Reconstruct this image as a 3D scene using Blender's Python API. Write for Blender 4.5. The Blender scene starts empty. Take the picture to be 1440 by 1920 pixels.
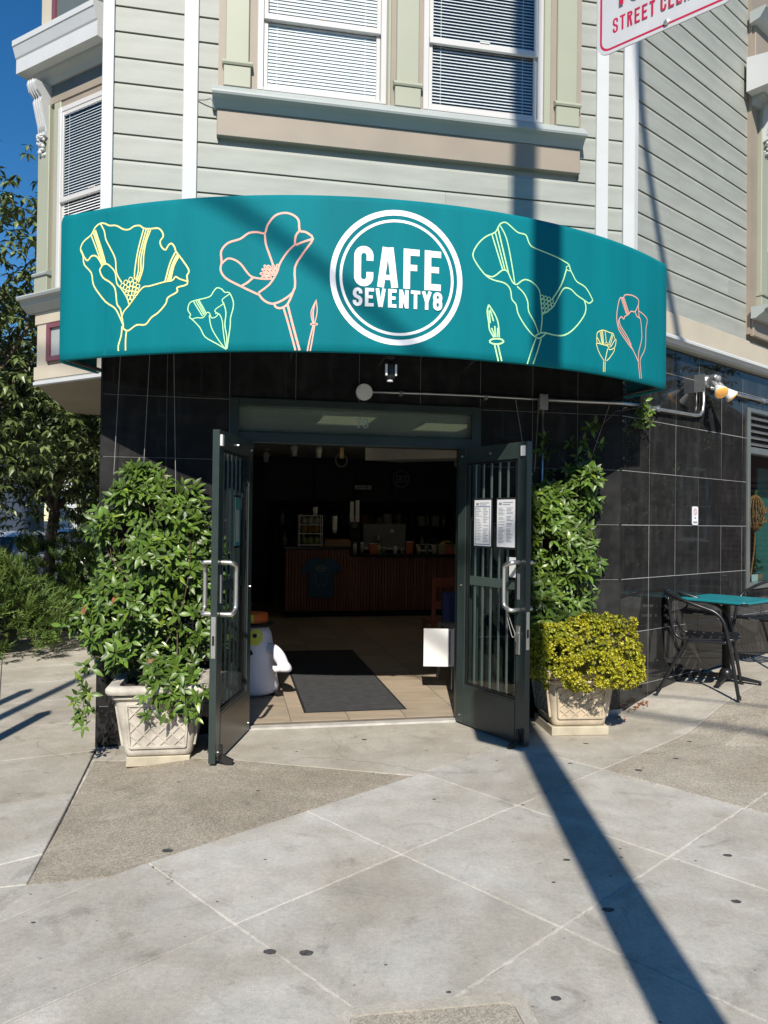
import bpy, bmesh, math, random
from mathutils import Matrix, Vector
random.seed(7)
R = math.radians
SC = bpy.context.scene
COL = SC.collection

# ---------------------------------------------------------------- camera
cam_d = bpy.data.cameras.new('camera'); cam = bpy.data.objects.new('camera', cam_d); COL.objects.link(cam)
SC.camera = cam
cam_d.sensor_fit = 'VERTICAL'; cam_d.sensor_height = 24.0; cam_d.lens = 24.0 * 1440 / 1920
cam_d.clip_start = 0.05; cam_d.clip_end = 600
_p, _r = R(0.65), R(0.7)
_fw = Vector((0, math.cos(_p), math.sin(_p))); _up = Vector((0, -math.sin(_p), math.cos(_p))); _rt = Vector((1, 0, 0))
_x = _rt * math.cos(_r) + _up * math.sin(_r); _y = _up * math.cos(_r) - _rt * math.sin(_r)
cam.matrix_world = Matrix(((_x.x, _y.x, -_fw.x, 0), (_x.y, _y.y, -_fw.y, 0), (_x.z, _y.z, -_fw.z, 1.55), (0, 0, 0, 1)))

# ---------------------------------------------------------------- sky, sun, exposure
SUN_DIR = Vector((0.028, 1.0, -0.86)).normalized()
w = bpy.data.worlds.new('World'); SC.world = w; w.use_nodes = True
nt = w.node_tree; bg = nt.nodes['Background']
sky = nt.nodes.new('ShaderNodeTexSky'); sky.sky_type = 'NISHITA'; sky.sun_disc = False
sky.sun_elevation = math.asin(-SUN_DIR.z); sky.sun_rotation = math.atan2(-SUN_DIR.x, -SUN_DIR.y)
sky.altitude = 100; sky.air_density = 1.0; sky.dust_density = 0.0; sky.ozone_density = 4.0
hs_ = nt.nodes.new('ShaderNodeHueSaturation'); hs_.inputs['Saturation'].default_value = 1.3; nt.links.new(sky.outputs[0], hs_.inputs['Color']); nt.links.new(hs_.outputs[0], bg.inputs[0]); bg.inputs[1].default_value = 0.095
sun_d = bpy.data.lights.new('sun', 'SUN'); sun_d.energy = 5.0; sun_d.angle = R(0.53); sun_d.color = (1, 0.94, 0.845)
sun = bpy.data.objects.new('sun', sun_d); COL.objects.link(sun); sun.rotation_euler = SUN_DIR.to_track_quat('-Z', 'Y').to_euler()
SC.view_settings.view_transform = 'Standard'; SC.view_settings.look = 'None'; SC.view_settings.exposure = 0.32; SC.view_settings.gamma = 1.0
SC.view_settings.use_curve_mapping = False
SC.render.engine = 'CYCLES'; SC.cycles.max_bounces = 14; SC.cycles.diffuse_bounces = 8; SC.cycles.transparent_max_bounces = 16

# ---------------------------------------------------------------- frames (metres; camera stands at the origin, looking +Y)
T = R(11.2); O = Vector((-0.2, 5.83, 0)); FAC = Matrix.Translation(O) @ Matrix.Rotation(T, 4, 'Z')
TR = R(41); OR = Vector((1.93, 6.25, 0)); RWF = Matrix.Translation(OR) @ Matrix.Rotation(TR, 4, 'Z')
TL = R(-31.4); OL = Vector((-3.1, 7.0, 0)); LBF = Matrix.Translation(OL) @ Matrix.Rotation(TL, 4, 'Z')
FACI = FAC.inverted(); RWI = RWF.inverted()
LW = Vector((-0.29, 0.957, 0)).normalized()
def sst(a, b, x):
    t = max(0.0, min(1.0, (x - a) / (b - a))); return t * t * (3 - 2 * t)
def gz(x, y):
    s = RWI @ Vector((x, y, 0)); z = 0.21 * (1 - math.exp(-max(0.0, s.x) / 0.75))
    return z - 0.085 * sst(-1.0, -1.95, x)
def uv2w(u, v, z=0): return FAC @ Vector((u, v, z))

# ---------------------------------------------------------------- helpers
class MB:
    def __init__(s): s.v = []; s.f = []
    def add(s, vs, fs):
        n = len(s.v); s.v += [tuple(p) for p in vs]; s.f += [tuple(i + n for i in f) for f in fs]; return s
    def box(s, x0, x1, y0, y1, z0, z1):
        return s.add([(x0,y0,z0),(x1,y0,z0),(x1,y1,z0),(x0,y1,z0),(x0,y0,z1),(x1,y0,z1),(x1,y1,z1),(x0,y1,z1)],
                     [(3,2,1,0),(4,5,6,7),(0,1,5,4),(1,2,6,5),(2,3,7,6),(3,0,4,7)])
    def cbox(s, x0, x1, y0, y1, z0, z1, c=0.006):           # chamfered on the front (-y) face edges
        a = [(x0,y1,z0),(x1,y1,z0),(x1,y1,z1),(x0,y1,z1)]; b = [(x0,y0+c,z0),(x1,y0+c,z0),(x1,y0+c,z1),(x0,y0+c,z1)]
        d = [(x0+c,y0,z0+c),(x1-c,y0,z0+c),(x1-c,y0,z1-c),(x0+c,y0,z1-c)]
        f = [(3,2,1,0),(8,9,10,11)]
        for i in range(4):
            j = (i+1) % 4; f += [(i,j,4+j,4+i),(4+i,4+j,8+j,8+i)]
        return s.add(a+b+d, f)
    def obox(s, c, ax, ay, az):                              # oriented box: centre and three half vectors
        c, ax, ay, az = Vector(c), Vector(ax), Vector(ay), Vector(az)
        vs = [c+ax*i+ay*j+az*k for k in (-1,1) for j in (-1,1) for i in (-1,1)]
        return s.add(vs, [(0,2,3,1),(4,5,7,6),(0,1,5,4),(1,3,7,5),(3,2,6,7),(2,0,4,6)])
    def ex(s, poly, a0, a1, axis='x'):                       # extrude a closed outline
        def P(p, a):
            return (a, p[0], p[1]) if axis == 'x' else ((p[0], a, p[1]) if axis == 'y' else (p[0], p[1], a))
        n = len(poly)
        return s.add([P(p, a0) for p in poly] + [P(p, a1) for p in poly],
                     [tuple(range(n))[::-1], tuple(range(n, 2*n))] + [(i, (i+1) % n, n+(i+1) % n, n+i) for i in range(n)])
    def tube(s, pts, r, n=8, caps=True):
        pts = [Vector(p) for p in pts]; m = len(pts); rs = r if isinstance(r, (list, tuple)) else [r]*m
        ring = []; prev = None
        for i, p in enumerate(pts):
            t = (pts[min(i+1, m-1)] - pts[max(i-1, 0)]).normalized()
            if prev is None:
                a = t.cross(Vector((0,0,1)))
                if a.length < 1e-3: a = t.cross(Vector((1,0,0)))
            else: a = prev - t * prev.dot(t)
            a.normalize(); b = t.cross(a); prev = a
            ring += [p + a*(rs[i]*math.cos(2*math.pi*k/n)) + b*(rs[i]*math.sin(2*math.pi*k/n)) for k in range(n)]
        f = [(i*n+k, i*n+(k+1) % n, (i+1)*n+(k+1) % n, (i+1)*n+k) for i in range(m-1) for k in range(n)]
        if caps: f += [tuple(range(n))[::-1], tuple(range((m-1)*n, m*n))]
        return s.add(ring, f)
    def lathe(s, prof, n=24, c=(0,0,0), ax='z'):
        vs = []
        for r, z in prof:
            for k in range(n):
                a = 2*math.pi*k/n; q = (r*math.cos(a), r*math.sin(a), z)
                if ax == 'y': q = (q[0], q[2], q[1])
                if ax == 'x': q = (q[2], q[0], q[1])
                vs.append((q[0]+c[0], q[1]+c[1], q[2]+c[2]))
        m = len(prof)
        f = [(i*n+k, i*n+(k+1) % n, (i+1)*n+(k+1) % n, (i+1)*n+k) for i in range(m-1) for k in range(n)]
        f += [tuple(range(n))[::-1], tuple(range((m-1)*n, m*n))]
        return s.add(vs, f)
    def xf(s, M):
        s.v = [tuple(M @ Vector(p)) for p in s.v]; return s
    def mesh(s, name, m, smooth=False):
        me = bpy.data.meshes.new(name); me.from_pydata(s.v, [], s.f); me.validate()
        bm = bmesh.new(); bm.from_mesh(me); bmesh.ops.recalc_face_normals(bm, faces=bm.faces); bm.to_mesh(me); bm.free()
        if smooth:
            me.polygons.foreach_set('use_smooth', [True]*len(me.polygons))
        me.materials.append(m); me.update(); return me
    def raw(s, name, m, smooth=False):                       # no normal recalculation: leaves and open sheets
        me = bpy.data.meshes.new(name); me.from_pydata(s.v, [], s.f)
        if smooth: me.polygons.foreach_set('use_smooth', [True]*len(me.polygons))
        me.materials.append(m); me.update(); return me
def link(name, data, parent=None, frame=None):
    o = bpy.data.objects.new(name, data); COL.objects.link(o)
    if parent is not None: o.parent = parent
    if frame is not None: o.matrix_basis = frame
    return o
def part(name, mb, m, parent=None, frame=None, smooth=False, bev=0, seg=2, label=None, kind=None):
    o = link(name, mb.mesh(name, m, smooth), parent, frame)
    if bev:
        b = o.modifiers.new('bevel', 'BEVEL'); b.width = bev; b.segments = seg; b.limit_method = 'ANGLE'; b.angle_limit = R(35)
    if label: o['label'] = label
    if kind: o['kind'] = kind
    return o
def tag(o, label, cat, group=None):
    o['label'] = label; o['category'] = cat
    if group: o['group'] = group
    return o
def thing(name, label, cat, frame=None, group=None): return tag(link(name, None, None, frame), label, cat, group)
def struct(o): o['kind'] = 'structure'; return o
def at(x, y, z=0, rz=0): return Matrix.Translation((x, y, z)) @ Matrix.Rotation(rz, 4, 'Z')
def copy_tree(o, parent=None):
    c = o.copy(); COL.objects.link(c)
    if parent is not None: c.parent = parent
    for ch in list(o.children): copy_tree(ch, c)
    return c
def smoothpts(p, k=4, closed=False):
    if len(p) < 3: return list(p)
    out = []; n = len(p)
    for i in range(n-1):
        a = p[max(i-1,0)]; b = p[i]; c = p[i+1]; d = p[min(i+2,n-1)]
        for j in range(k):
            t = j/k
            out.append(tuple(0.5*((2*b[q])+(-a[q]+c[q])*t+(2*a[q]-5*b[q]+4*c[q]-d[q])*t*t+(-a[q]+3*b[q]-3*c[q]+d[q])*t**3) for q in range(len(b))))
    out.append(p[-1]); return out
def ribbon2d(pts, wd, taper=False):                          # flat stroke as left/right point pairs
    q = []
    for p in pts:
        if not q or math.hypot(p[0]-q[-1][0], p[1]-q[-1][1]) > 1e-4: q.append(p)
    n = len(q); out = []
    closed = n > 3 and math.hypot(q[0][0]-q[-1][0], q[0][1]-q[-1][1]) < 1e-3
    for i, p in enumerate(q):
        a = q[i-1] if i > 0 else (q[-2] if closed else p); b = q[i+1] if i < n-1 else (q[1] if closed else p)
        d1 = (p[0]-a[0], p[1]-a[1]); d2 = (b[0]-p[0], b[1]-p[1])
        def nm(d):
            L = math.hypot(*d); return (d[0]/L, d[1]/L) if L > 1e-9 else None
        d1, d2 = nm(d1), nm(d2)
        if d1 is None: d1 = d2
        if d2 is None: d2 = d1
        nx, ny = -(d1[1]+d2[1]), d1[0]+d2[0]; L = math.hypot(nx, ny)
        if L < 0.3: nx, ny = -d1[1], d1[0]; k = 1
        else:
            nx, ny = nx/L, ny/L; k = min(1.8, 1/max(0.3, nx*-d1[1]+ny*d1[0]))
        h = wd/2*k
        out.append(((p[0]+nx*h, p[1]+ny*h), (p[0]-nx*h, p[1]-ny*h)))
    return out
def orient(d, up=None, roll=0.0):
    d = Vector(d).normalized(); u = Vector(up or (0, 0, 1)); x = d.cross(u)
    if x.length < 1e-3: x = d.cross(Vector((1, 0, 0)))
    x.normalize(); z = x.cross(d)
    return Matrix(((x.x, d.x, z.x, 0), (x.y, d.y, z.y, 0), (x.z, d.z, z.z, 0), (0, 0, 0, 1))) @ Matrix.Rotation(roll, 4, 'Y')
def arc(cx, cy, r, a0, a1, n=6): return [(cx+r*math.cos(R(a0+(a1-a0)*i/n)), cy+r*math.sin(R(a0+(a1-a0)*i/n))) for i in range(n+1)]
def glyph(ch, w, h, t):
    l, r, b, u = t/2, w-t/2, t/2, h-t/2; q = min((r-l)/2, h*0.2); m = w/2
    top = arc(r-q, u-q, q, 0, 90) + arc(l+q, u-q, q, 90, 180); bot = arc(l+q, b+q, q, 180, 270) + arc(r-q, b+q, q, 270, 360)
    if ch == 'C': return [([(r, .64*h)]+top+bot+[(r, .36*h)], t)]
    if ch == 'G': return [([(r, .66*h)]+top+bot+[(r, .52*h)], t), ([(m, .5*h), (w, .5*h)], t*.9)]
    if ch == 'S': return [([(r, .68*h)]+top+[(l, .64*h), (l+.12*w, .55*h), (r-.12*w, .45*h), (r, .36*h)]+list(reversed(bot))+[(l, .32*h)], t)]
    if ch == 'A': return [([(t*.5, 0), (m-t*.3, h)], t), ([(w-t*.5, 0), (m+t*.3, h)], t), ([(w*.24, .25*h), (w*.76, .25*h)], t*.75)]
    if ch == 'F': return [([(l, 0), (l, h)], t), ([(l, u), (w, u)], t*.95), ([(l, .53*h), (w*.86, .53*h)], t*.9)]
    if ch == 'E': return [([(l, 0), (l, h)], t), ([(l, u), (w, u)], t*.95), ([(l, .52*h), (w*.88, .52*h)], t*.9), ([(l, b), (w, b)], t*.95)]
    if ch == 'V': return [([(t*.5, h), (m-t*.12, 0)], t), ([(w-t*.5, h), (m+t*.12, 0)], t)]
    if ch == 'N': return [([(l, 0), (l, h)], t), ([(l, h*.98), (r, h*.02)], t*.95), ([(r, 0), (r, h)], t)]
    if ch == 'T': return [([(0, u), (w, u)], t), ([(m, 0), (m, h*.97)], t)]
    if ch == 'Y': return [([(t*.5, h), (m, .42*h)], t), ([(w-t*.5, h), (m, .42*h)], t), ([(m, 0), (m, .47*h)], t)]
    if ch == 'I': return [([(m, 0), (m, h)], t)]
    if ch == 'L': return [([(l, 0), (l, h)], t), ([(l, b), (w, b)], t)]
    if ch == 'U': return [([(l, h)]+bot+[(r, h)], t)]
    if ch == 'R': return [([(l, 0), (l, h)], t), ([(l, u)]+arc(r-q, u-q, q, 90, -90)+[(l, u-2*q)], t), ([(m, u-2*q), (r, 0)], t)]
    if ch == 'D': return [([(l, 0), (l, h)], t), ([(l, u)]+arc(r-q, u-q, q, 90, 0)+arc(r-q, b+q, q, 0, -90)+[(l, b)], t)]
    if ch == '7': return [([(0, u), (r, u), (m*.8, 0)], t)]
    if ch == 'O': return [(top+bot+[top[0]], t)]
    if ch == '8':
        y = .53*h; k = (r-l)/2
        return [(arc(r-k, u-k, k, 0, 180)+arc(l+k, y+k*.8, k, 180, 360)+[(r, u-k)], t), (arc(r-k, y-k*.85, k, 0, 180)+arc(l+k, b+k, k, 180, 360)+[(r, y-k*.85)], t)]
    return []
def strokes_mesh(strokes, fmap, off=0.0, inc=0.00012):
    """strokes: [(points2d, width)]; fmap(a, b, offset) gives a 3-D point on the printed surface"""
    mb = MB()
    for k, (pts, wd) in enumerate(strokes):
        rb = ribbon2d(pts, wd); o = off + inc*k; vs = []
        for a, b in rb: vs += [fmap(a[0], a[1], o), fmap(b[0], b[1], o)]
        mb.add(vs, [(2*i, 2*i+1, 2*i+3, 2*i+2) for i in range(len(rb)-1)])
    return mb
def text_strokes(chars, h, t):                               # chars: [(char, x0, width)]
    out = []
    for ch, x, wd in chars:
        out += [([(p[0]+x, p[1]) for p in pts], tt) for pts, tt in glyph(ch, wd, h, t)]
    return out

# ---------------------------------------------------------------- materials
def pmat(name, col, rough=0.6, var=0.12, scale=3.0, metal=0.0, bump=0.0, bscale=80.0, spec=0.5, rnd=0.0, island=0.0, col2=None, stretch=None, detail=5, sub=0.0, coat=0.0, emit=None):
    m = bpy.data.materials.new(name); m.use_nodes = True; t = m.node_tree; N = t.nodes; L = t.links
    p = N['Principled BSDF']; p.inputs['Roughness'].default_value = rough; p.inputs['Metallic'].default_value = metal
    p.inputs['Specular IOR Level'].default_value = spec
    if coat: p.inputs['Coat Weight'].default_value = coat
    tc = N.new('ShaderNodeTexCoord'); vec = tc.outputs['Object']
    if stretch:
        mp = N.new('ShaderNodeMapping'); mp.inputs['Scale'].default_value = stretch; L.new(vec, mp.inputs[0]); vec = mp.outputs[0]
    nz = N.new('ShaderNodeTexNoise'); nz.inputs['Scale'].default_value = scale; nz.inputs['Detail'].default_value = detail; L.new(vec, nz.inputs['Vector'])
    rp = N.new('ShaderNodeValToRGB'); rp.color_ramp.elements[0].position = 0.3; rp.color_ramp.elements[1].position = 0.7
    c2 = col2 or tuple(min(1, c*(1+var)) for c in col); c1 = col if col2 else tuple(c*(1-var) for c in col)
    rp.color_ramp.elements[0].color = (*c1, 1); rp.color_ramp.elements[1].color = (*c2, 1); L.new(nz.outputs['Fac'], rp.inputs[0])
    out = rp.outputs[0]
    for amt, node, sock in ((rnd, 'ShaderNodeObjectInfo', 'Random'), (island, 'ShaderNodeNewGeometry', 'Random Per Island')):
        if amt:
            oi = N.new(node); mr = N.new('ShaderNodeMapRange'); mr.inputs['To Min'].default_value = 1-amt; mr.inputs['To Max'].default_value = 1+amt
            L.new(oi.outputs[sock], mr.inputs['Value']); hs = N.new('ShaderNodeHueSaturation'); L.new(mr.outputs[0], hs.inputs['Value']); L.new(out, hs.inputs['Color']); out = hs.outputs[0]
    L.new(out, p.inputs['Base Color'])
    if bump:
        n2 = N.new('ShaderNodeTexNoise'); n2.inputs['Scale'].default_value = bscale; n2.inputs['Detail'].default_value = 4; L.new(vec, n2.inputs['Vector'])
        bp = N.new('ShaderNodeBump'); bp.inputs['Strength'].default_value = bump; bp.inputs['Distance'].default_value = 0.01; L.new(n2.outputs['Fac'], bp.inputs['Height']); L.new(bp.outputs[0], p.inputs['Normal'])
    if sub: p.inputs['Subsurface Weight'].default_value = sub
    if emit: p.inputs['Emission Color'].default_value = (*emit[0], 1); p.inputs['Emission Strength'].default_value = emit[1]
    return m
def concrete(name, c_lo, c_hi, grain=0.2, agg=False, rough=0.85, rnd=0.06):
    m = bpy.data.materials.new(name); m.use_nodes = True; t = m.node_tree; N = t.nodes; L = t.links; p = N['Principled BSDF']
    p.inputs['Roughness'].default_value = rough; p.inputs['Specular IOR Level'].default_value = 0.3
    tc = N.new('ShaderNodeTexCoord'); vec = tc.outputs['Object']
    def noise(s, d=6, ds=0.0, ro=0.55):
        n = N.new('ShaderNodeTexNoise'); n.inputs['Scale'].default_value = s; n.inputs['Detail'].default_value = d; n.inputs['Distortion'].default_value = ds; n.inputs['Roughness'].default_value = ro
        L.new(vec, n.inputs['Vector']); return n.outputs['Fac']
    def ramp(f, a, b, pa=.35, pb=.65):
        r = N.new('ShaderNodeValToRGB'); r.color_ramp.elements[0].position = pa; r.color_ramp.elements[1].position = pb
        r.color_ramp.elements[0].color = (*a, 1); r.color_ramp.elements[1].color = (*b, 1); L.new(f, r.inputs[0]); return r.outputs[0]
    def mul(a, b, f=1.0):
        x = N.new('ShaderNodeMix'); x.data_type = 'RGBA'; x.blend_type = 'MULTIPLY'; x.inputs['Factor'].default_value = f
        L.new(a, x.inputs['A']); L.new(b, x.inputs['B']); return x.outputs['Result']
    base = ramp(noise(1.7, 8, .6), c_lo, c_hi)
    base = mul(base, ramp(noise(6, 8, .4, .6), (.86, .86, .86), (1.07, 1.06, 1.05), .3, .7))
    base = mul(base, ramp(noise(48, 5, .2, .65), (.86, .86, .86), (1.10, 1.10, 1.09), .28, .72))
    sv = N.new('ShaderNodeTexVoronoi'); sv.inputs['Scale'].default_value = 11; sv.inputs['Randomness'].default_value = 1; L.new(vec, sv.inputs['Vector'])
    base = mul(base, ramp(sv.outputs['Distance'], (.62, .61, .60), (1, 1, 1), .035, .075))
    if agg:
        vo = N.new('ShaderNodeTexVoronoi'); vo.inputs['Scale'].default_value = 170; L.new(vec, vo.inputs['Vector'])
        bw = N.new('ShaderNodeRGBToBW'); L.new(vo.outputs['Color'], bw.inputs[0])
        base = mul(base, ramp(bw.outputs[0], (.72, .70, .67), (1.25, 1.23, 1.2), .2, .8))
        hgt = vo.outputs['Distance']; bstr = .5
    else:
        base = mul(base, ramp(noise(190, 3, 0, .8), (1-grain,)*3, (1+grain*.8,)*3, .3, .7)); hgt = noise(90, 6); bstr = .3
    # dark drips and footprints of dirt
    base = mul(base, ramp(noise(3.1, 9, 1.4, .65), (.74, .73, .72), (1, 1, 1), .30, .42))
    base = mul(base, ramp(noise(28, 4, 1.0), (.86, .855, .85), (1, 1, 1), .30, .36))
    if rnd:
        oi = N.new('ShaderNodeObjectInfo'); mr = N.new('ShaderNodeMapRange'); mr.inputs['To Min'].default_value = 1-rnd; mr.inputs['To Max'].default_value = 1+rnd
        L.new(oi.outputs['Random'], mr.inputs['Value']); hs = N.new('ShaderNodeHueSaturation'); L.new(mr.outputs[0], hs.inputs['Value']); L.new(base, hs.inputs['Color']); base = hs.outputs[0]
    L.new(base, p.inputs['Base Color'])
    bp = N.new('ShaderNodeBump'); bp.inputs['Strength'].default_value = bstr; bp.inputs['Distance'].default_value = 0.004; L.new(hgt, bp.inputs['Height']); L.new(bp.outputs[0], p.inputs['Normal'])
    return m
def glassmat(name, tint=(1, 1, 1), f0=0.05, rough=0.0):
    m = bpy.data.materials.new(name); m.use_nodes = True; t = m.node_tree; N = t.nodes; L = t.links; N.remove(N['Principled BSDF'])
    lw = N.new('ShaderNodeLayerWeight'); lw.inputs['Blend'].default_value = 0.5
    pw = N.new('ShaderNodeMath'); pw.operation = 'POWER'; pw.inputs[1].default_value = 5; L.new(lw.outputs['Facing'], pw.inputs[0])
    ma = N.new('ShaderNodeMath'); ma.operation = 'MULTIPLY_ADD'; ma.inputs[1].default_value = 1-f0; ma.inputs[2].default_value = f0; L.new(pw.outputs[0], ma.inputs[0])
    tr = N.new('ShaderNodeBsdfTransparent'); tr.inputs[0].default_value = (*tint, 1)
    gl = N.new('ShaderNodeBsdfGlossy'); gl.inputs['Roughness'].default_value = rough
    mx = N.new('ShaderNodeMixShader'); L.new(ma.outputs[0], mx.inputs[0]); L.new(tr.outputs[0], mx.inputs[1]); L.new(gl.outputs[0], mx.inputs[2])
    L.new(mx.outputs[0], N['Material Output'].inputs[0]); return m
def filmglass(name, tint, f0, film, amt):                    # glass with an even diffuse film mixed in
    m = glassmat(name, tint, f0); t = m.node_tree; N = t.nodes; L = t.links; out = N['Material Output']; old = out.inputs[0].links[0].from_socket
    df = N.new('ShaderNodeBsdfDiffuse'); df.inputs[0].default_value = (*film, 1); mx = N.new('ShaderNodeMixShader'); mx.inputs[0].default_value = amt
    L.new(old, mx.inputs[1]); L.new(df.outputs[0], mx.inputs[2]); L.new(mx.outputs[0], out.inputs[0]); return m
def tilemat(name):
    m = pmat(name, (.013, .013, .0128), .05, .25, 9, spec=.36, rnd=.15); t = m.node_tree; N = t.nodes; L = t.links; p = N['Principled BSDF']
    tc = N.new('ShaderNodeTexCoord'); mp = N.new('ShaderNodeMapping'); mp.inputs['Scale'].default_value = (9, 9, .8); tc = N.new('ShaderNodeNewGeometry'); L.new(tc.outputs['Position'], mp.inputs[0])
    nz = N.new('ShaderNodeTexNoise'); nz.inputs['Scale'].default_value = 1.0; nz.inputs['Detail'].default_value = 7; nz.inputs['Distortion'].default_value = .5; L.new(mp.outputs[0], nz.inputs['Vector'])
    n2 = N.new('ShaderNodeTexNoise'); n2.inputs['Scale'].default_value = 5.0; n2.inputs['Detail'].default_value = 8; n2.inputs['Distortion'].default_value = 1.2; L.new(tc.outputs['Position'], n2.inputs['Vector'])
    ad = N.new('ShaderNodeMath'); ad.operation = 'MULTIPLY'; L.new(nz.outputs['Fac'], ad.inputs[0]); L.new(n2.outputs['Fac'], ad.inputs[1])
    rp = N.new('ShaderNodeValToRGB'); rp.color_ramp.elements[0].position = .22; rp.color_ramp.elements[1].position = .48; rp.color_ramp.elements[0].color = (.005, .0052, .0055, 1); rp.color_ramp.elements[1].color = (.024, .0236, .023, 1)
    L.new(ad.outputs[0], rp.inputs[0])
    old = p.inputs['Base Color'].links[0].from_socket
    mx = N.new('ShaderNodeMix'); mx.data_type = 'RGBA'; mx.blend_type = 'ADD'; mx.inputs['Factor'].default_value = 1.0; L.new(rp.outputs[0], mx.inputs['A']); L.new(old, mx.inputs['B']); L.new(mx.outputs['Result'], p.inputs['Base Color'])
    mr = N.new('ShaderNodeMapRange'); mr.inputs['From Min'].default_value = .2; mr.inputs['From Max'].default_value = .5; mr.inputs['To Min'].default_value = .012; mr.inputs['To Max'].default_value = .075; L.new(ad.outputs[0], mr.inputs['Value']); L.new(mr.outputs[0], p.inputs['Roughness'])
    return m
K = {}
K['siding'] = pmat('sage_siding_paint', (.325, .336, .296), .55, .12, 2.0, bump=.08, bscale=40, rnd=.03, stretch=(1, 1, 6))
K['white'] = pmat('white_trim_paint', (.53, .54, .535), .5, .06, 2.5, bump=.03)
K['tan'] = pmat('tan_trim_paint', (.285, .238, .185), .55, .07, 3, bump=.04)
K['cream'] = pmat('cream_trim_paint', (.50, .44, .34), .55, .06, 3, bump=.04)
K['green'] = pmat('green_panel_paint', (.325, .34, .255), .5, .05, 2)
K['grey'] = pmat('grey_green_sill_paint', (.34, .37, .355), .5, .05, 2)
K['burg'] = pmat('burgundy_paint', (.17, .06, .075), .5, .1, 3)
K['slate'] = pmat('slate_panel_paint', (.10, .12, .12), .5, .1, 3)
K['vinyl'] = pmat('white_vinyl_sash', (.56, .545, .52), .35, .03, 3)
K['glass'] = glassmat('window_glass', (.95, .97, .97), .04)
K['dglass'] = glassmat('door_glass', (.86, .90, .88), .05)
K['film'] = filmglass('transom_glass', (.60, .68, .62), .05, (.30, .36, .31), .35)
K['blind'] = pmat('blind_slat_white', (.80, .80, .79), .45, .04, 3)
K['dark'] = pmat('dark_void', (.012, .012, .013), .8, .1, 3)
K['dgrout'] = pmat('grey_grout', (.15, .15, .145), .8, .2, 20)
K['grout'] = pmat('pale_grout', (.36, .36, .34), .8, .2, 20)
K['tile'] = tilemat('black_granite_tile')
K['joint'] = pmat('pale_joint_mortar', (.42, .40, .365), .9, .5, 14, bump=.2)
K['conc'] = concrete('grey_sidewalk_concrete', (.372, .343, .288), (.495, .478, .435), rnd=.06)
K['tanc'] = concrete('tan_sidewalk_concrete', (.37, .335, .275), (.46, .43, .37), rnd=.05)
K['agg'] = concrete('exposed_aggregate', (.30, .268, .215), (.365, .33, .275), agg=True, rnd=0)
K['aggl'] = concrete('light_exposed_aggregate', (.34, .305, .25), (.40, .37, .315), agg=True, rnd=0)
K['asph'] = concrete('street_asphalt', (.045, .045, .046), (.065, .065, .065), agg=True)
K['gum'] = pmat('old_gum', (.06, .057, .055), .8, .5, 60)
K['doorg'] = pmat('dark_green_door_enamel', (.030, .044, .040), .28, .15, 6, spec=.5, bump=.03, bscale=200)
K['kick'] = pmat('brushed_bronze_plate', (.085, .075, .062), .3, .15, 8, metal=.7, stretch=(1, 1, 30))
K['steel'] = pmat('brushed_steel', (.66, .64, .60), .42, .08, 10, metal=1)
K['galv'] = pmat('galvanised_conduit', (.55, .55, .54), .35, .12, 12, metal=.9)
K['bar'] = pmat('grey_security_bar', (.20, .23, .22), .4, .1, 6, metal=.3)
K['black'] = pmat('black_powder_coat', (.012, .012, .013), .32, .15, 12, spec=.5)
K['blackm'] = pmat('matte_black', (.012, .012, .012), .7, .2, 10)
K['teal'] = pmat('teal_awning_fabric', (.0005, .160, .188), .7, .09, 1.0, bump=.2, bscale=60, spec=.12, stretch=(5, 5, .7))
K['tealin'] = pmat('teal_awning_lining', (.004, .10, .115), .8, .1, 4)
K['yellow'] = pmat('yellow_vinyl_print', (.83, .78, .30), .5, .03); K['coral'] = pmat('coral_vinyl_print', (.88, .43, .33), .5, .03)
K['lime'] = pmat('pale_green_vinyl_print', (.50, .86, .42), .5, .03); K['vwhite'] = pmat('white_vinyl_print', (.86, .87, .87), .5, .02)
K['table'] = pmat('teal_table_laminate', (.012, .205, .235), .38, .06, 4)
K['pot'] = pmat('weathered_cream_stone', (.47, .43, .365), .8, .26, 9, bump=.25, bscale=45)
K['potR'] = pmat('warm_cream_stone', (.48, .40, .29), .8, .22, 9, bump=.25, bscale=45)
K['slab'] = pmat('yellowed_stone_block', (.44, .39, .29), .85, .2, 7, bump=.25)
K['soil'] = pmat('dark_bark_soil', (.045, .03, .022), .95, .4, 25, bump=.6, bscale=60)
K['leaf'] = pmat('jasmine_leaf', (.085, .142, .018), .40, .3, 1.5, rnd=.45, spec=.38)
K['leafm'] = pmat('jasmine_leaf_mass', (.068, .120, .016), .40, .3, 6, island=.5, spec=.38)
K['leafy'] = pmat('young_yellow_leaf', (.15, .21, .02), .3, .3, 1.5, rnd=.35)
K['leafd'] = pmat('dry_orange_leaf', (.30, .09, .03), .6, .3, 8, rnd=.3)
K['gold'] = pmat('golden_shrub_leaf', (.41, .36, .018), .5, .4, 5, island=.55, col2=(.22, .25, .014))
K['stem'] = pmat('brown_stem', (.09, .06, .035), .8, .3, 20)
K['tree'] = pmat('street_tree_leaf', (.08, .118, .034), .42, .35, 1.2, island=.5, col2=(.12, .15, .048))
K['bark'] = pmat('tree_bark', (.17, .125, .10), .9, .35, 14, bump=.6, bscale=30)
K['jun'] = pmat('juniper_spray', (.06, .12, .022), .6, .4, 2.2, island=.45, col2=(.13, .19, .032))
K['wood'] = pmat('weathered_pole_wood', (.14, .10, .075), .85, .25, 3, bump=.3, stretch=(12, 12, 1))
K['paper'] = pmat('white_paper', (.74, .75, .76), .6, .02); K['ink'] = pmat('grey_print', (.22, .23, .25), .7, .1); K['inkb'] = pmat('blue_print', (.05, .16, .30), .6, .1)
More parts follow.
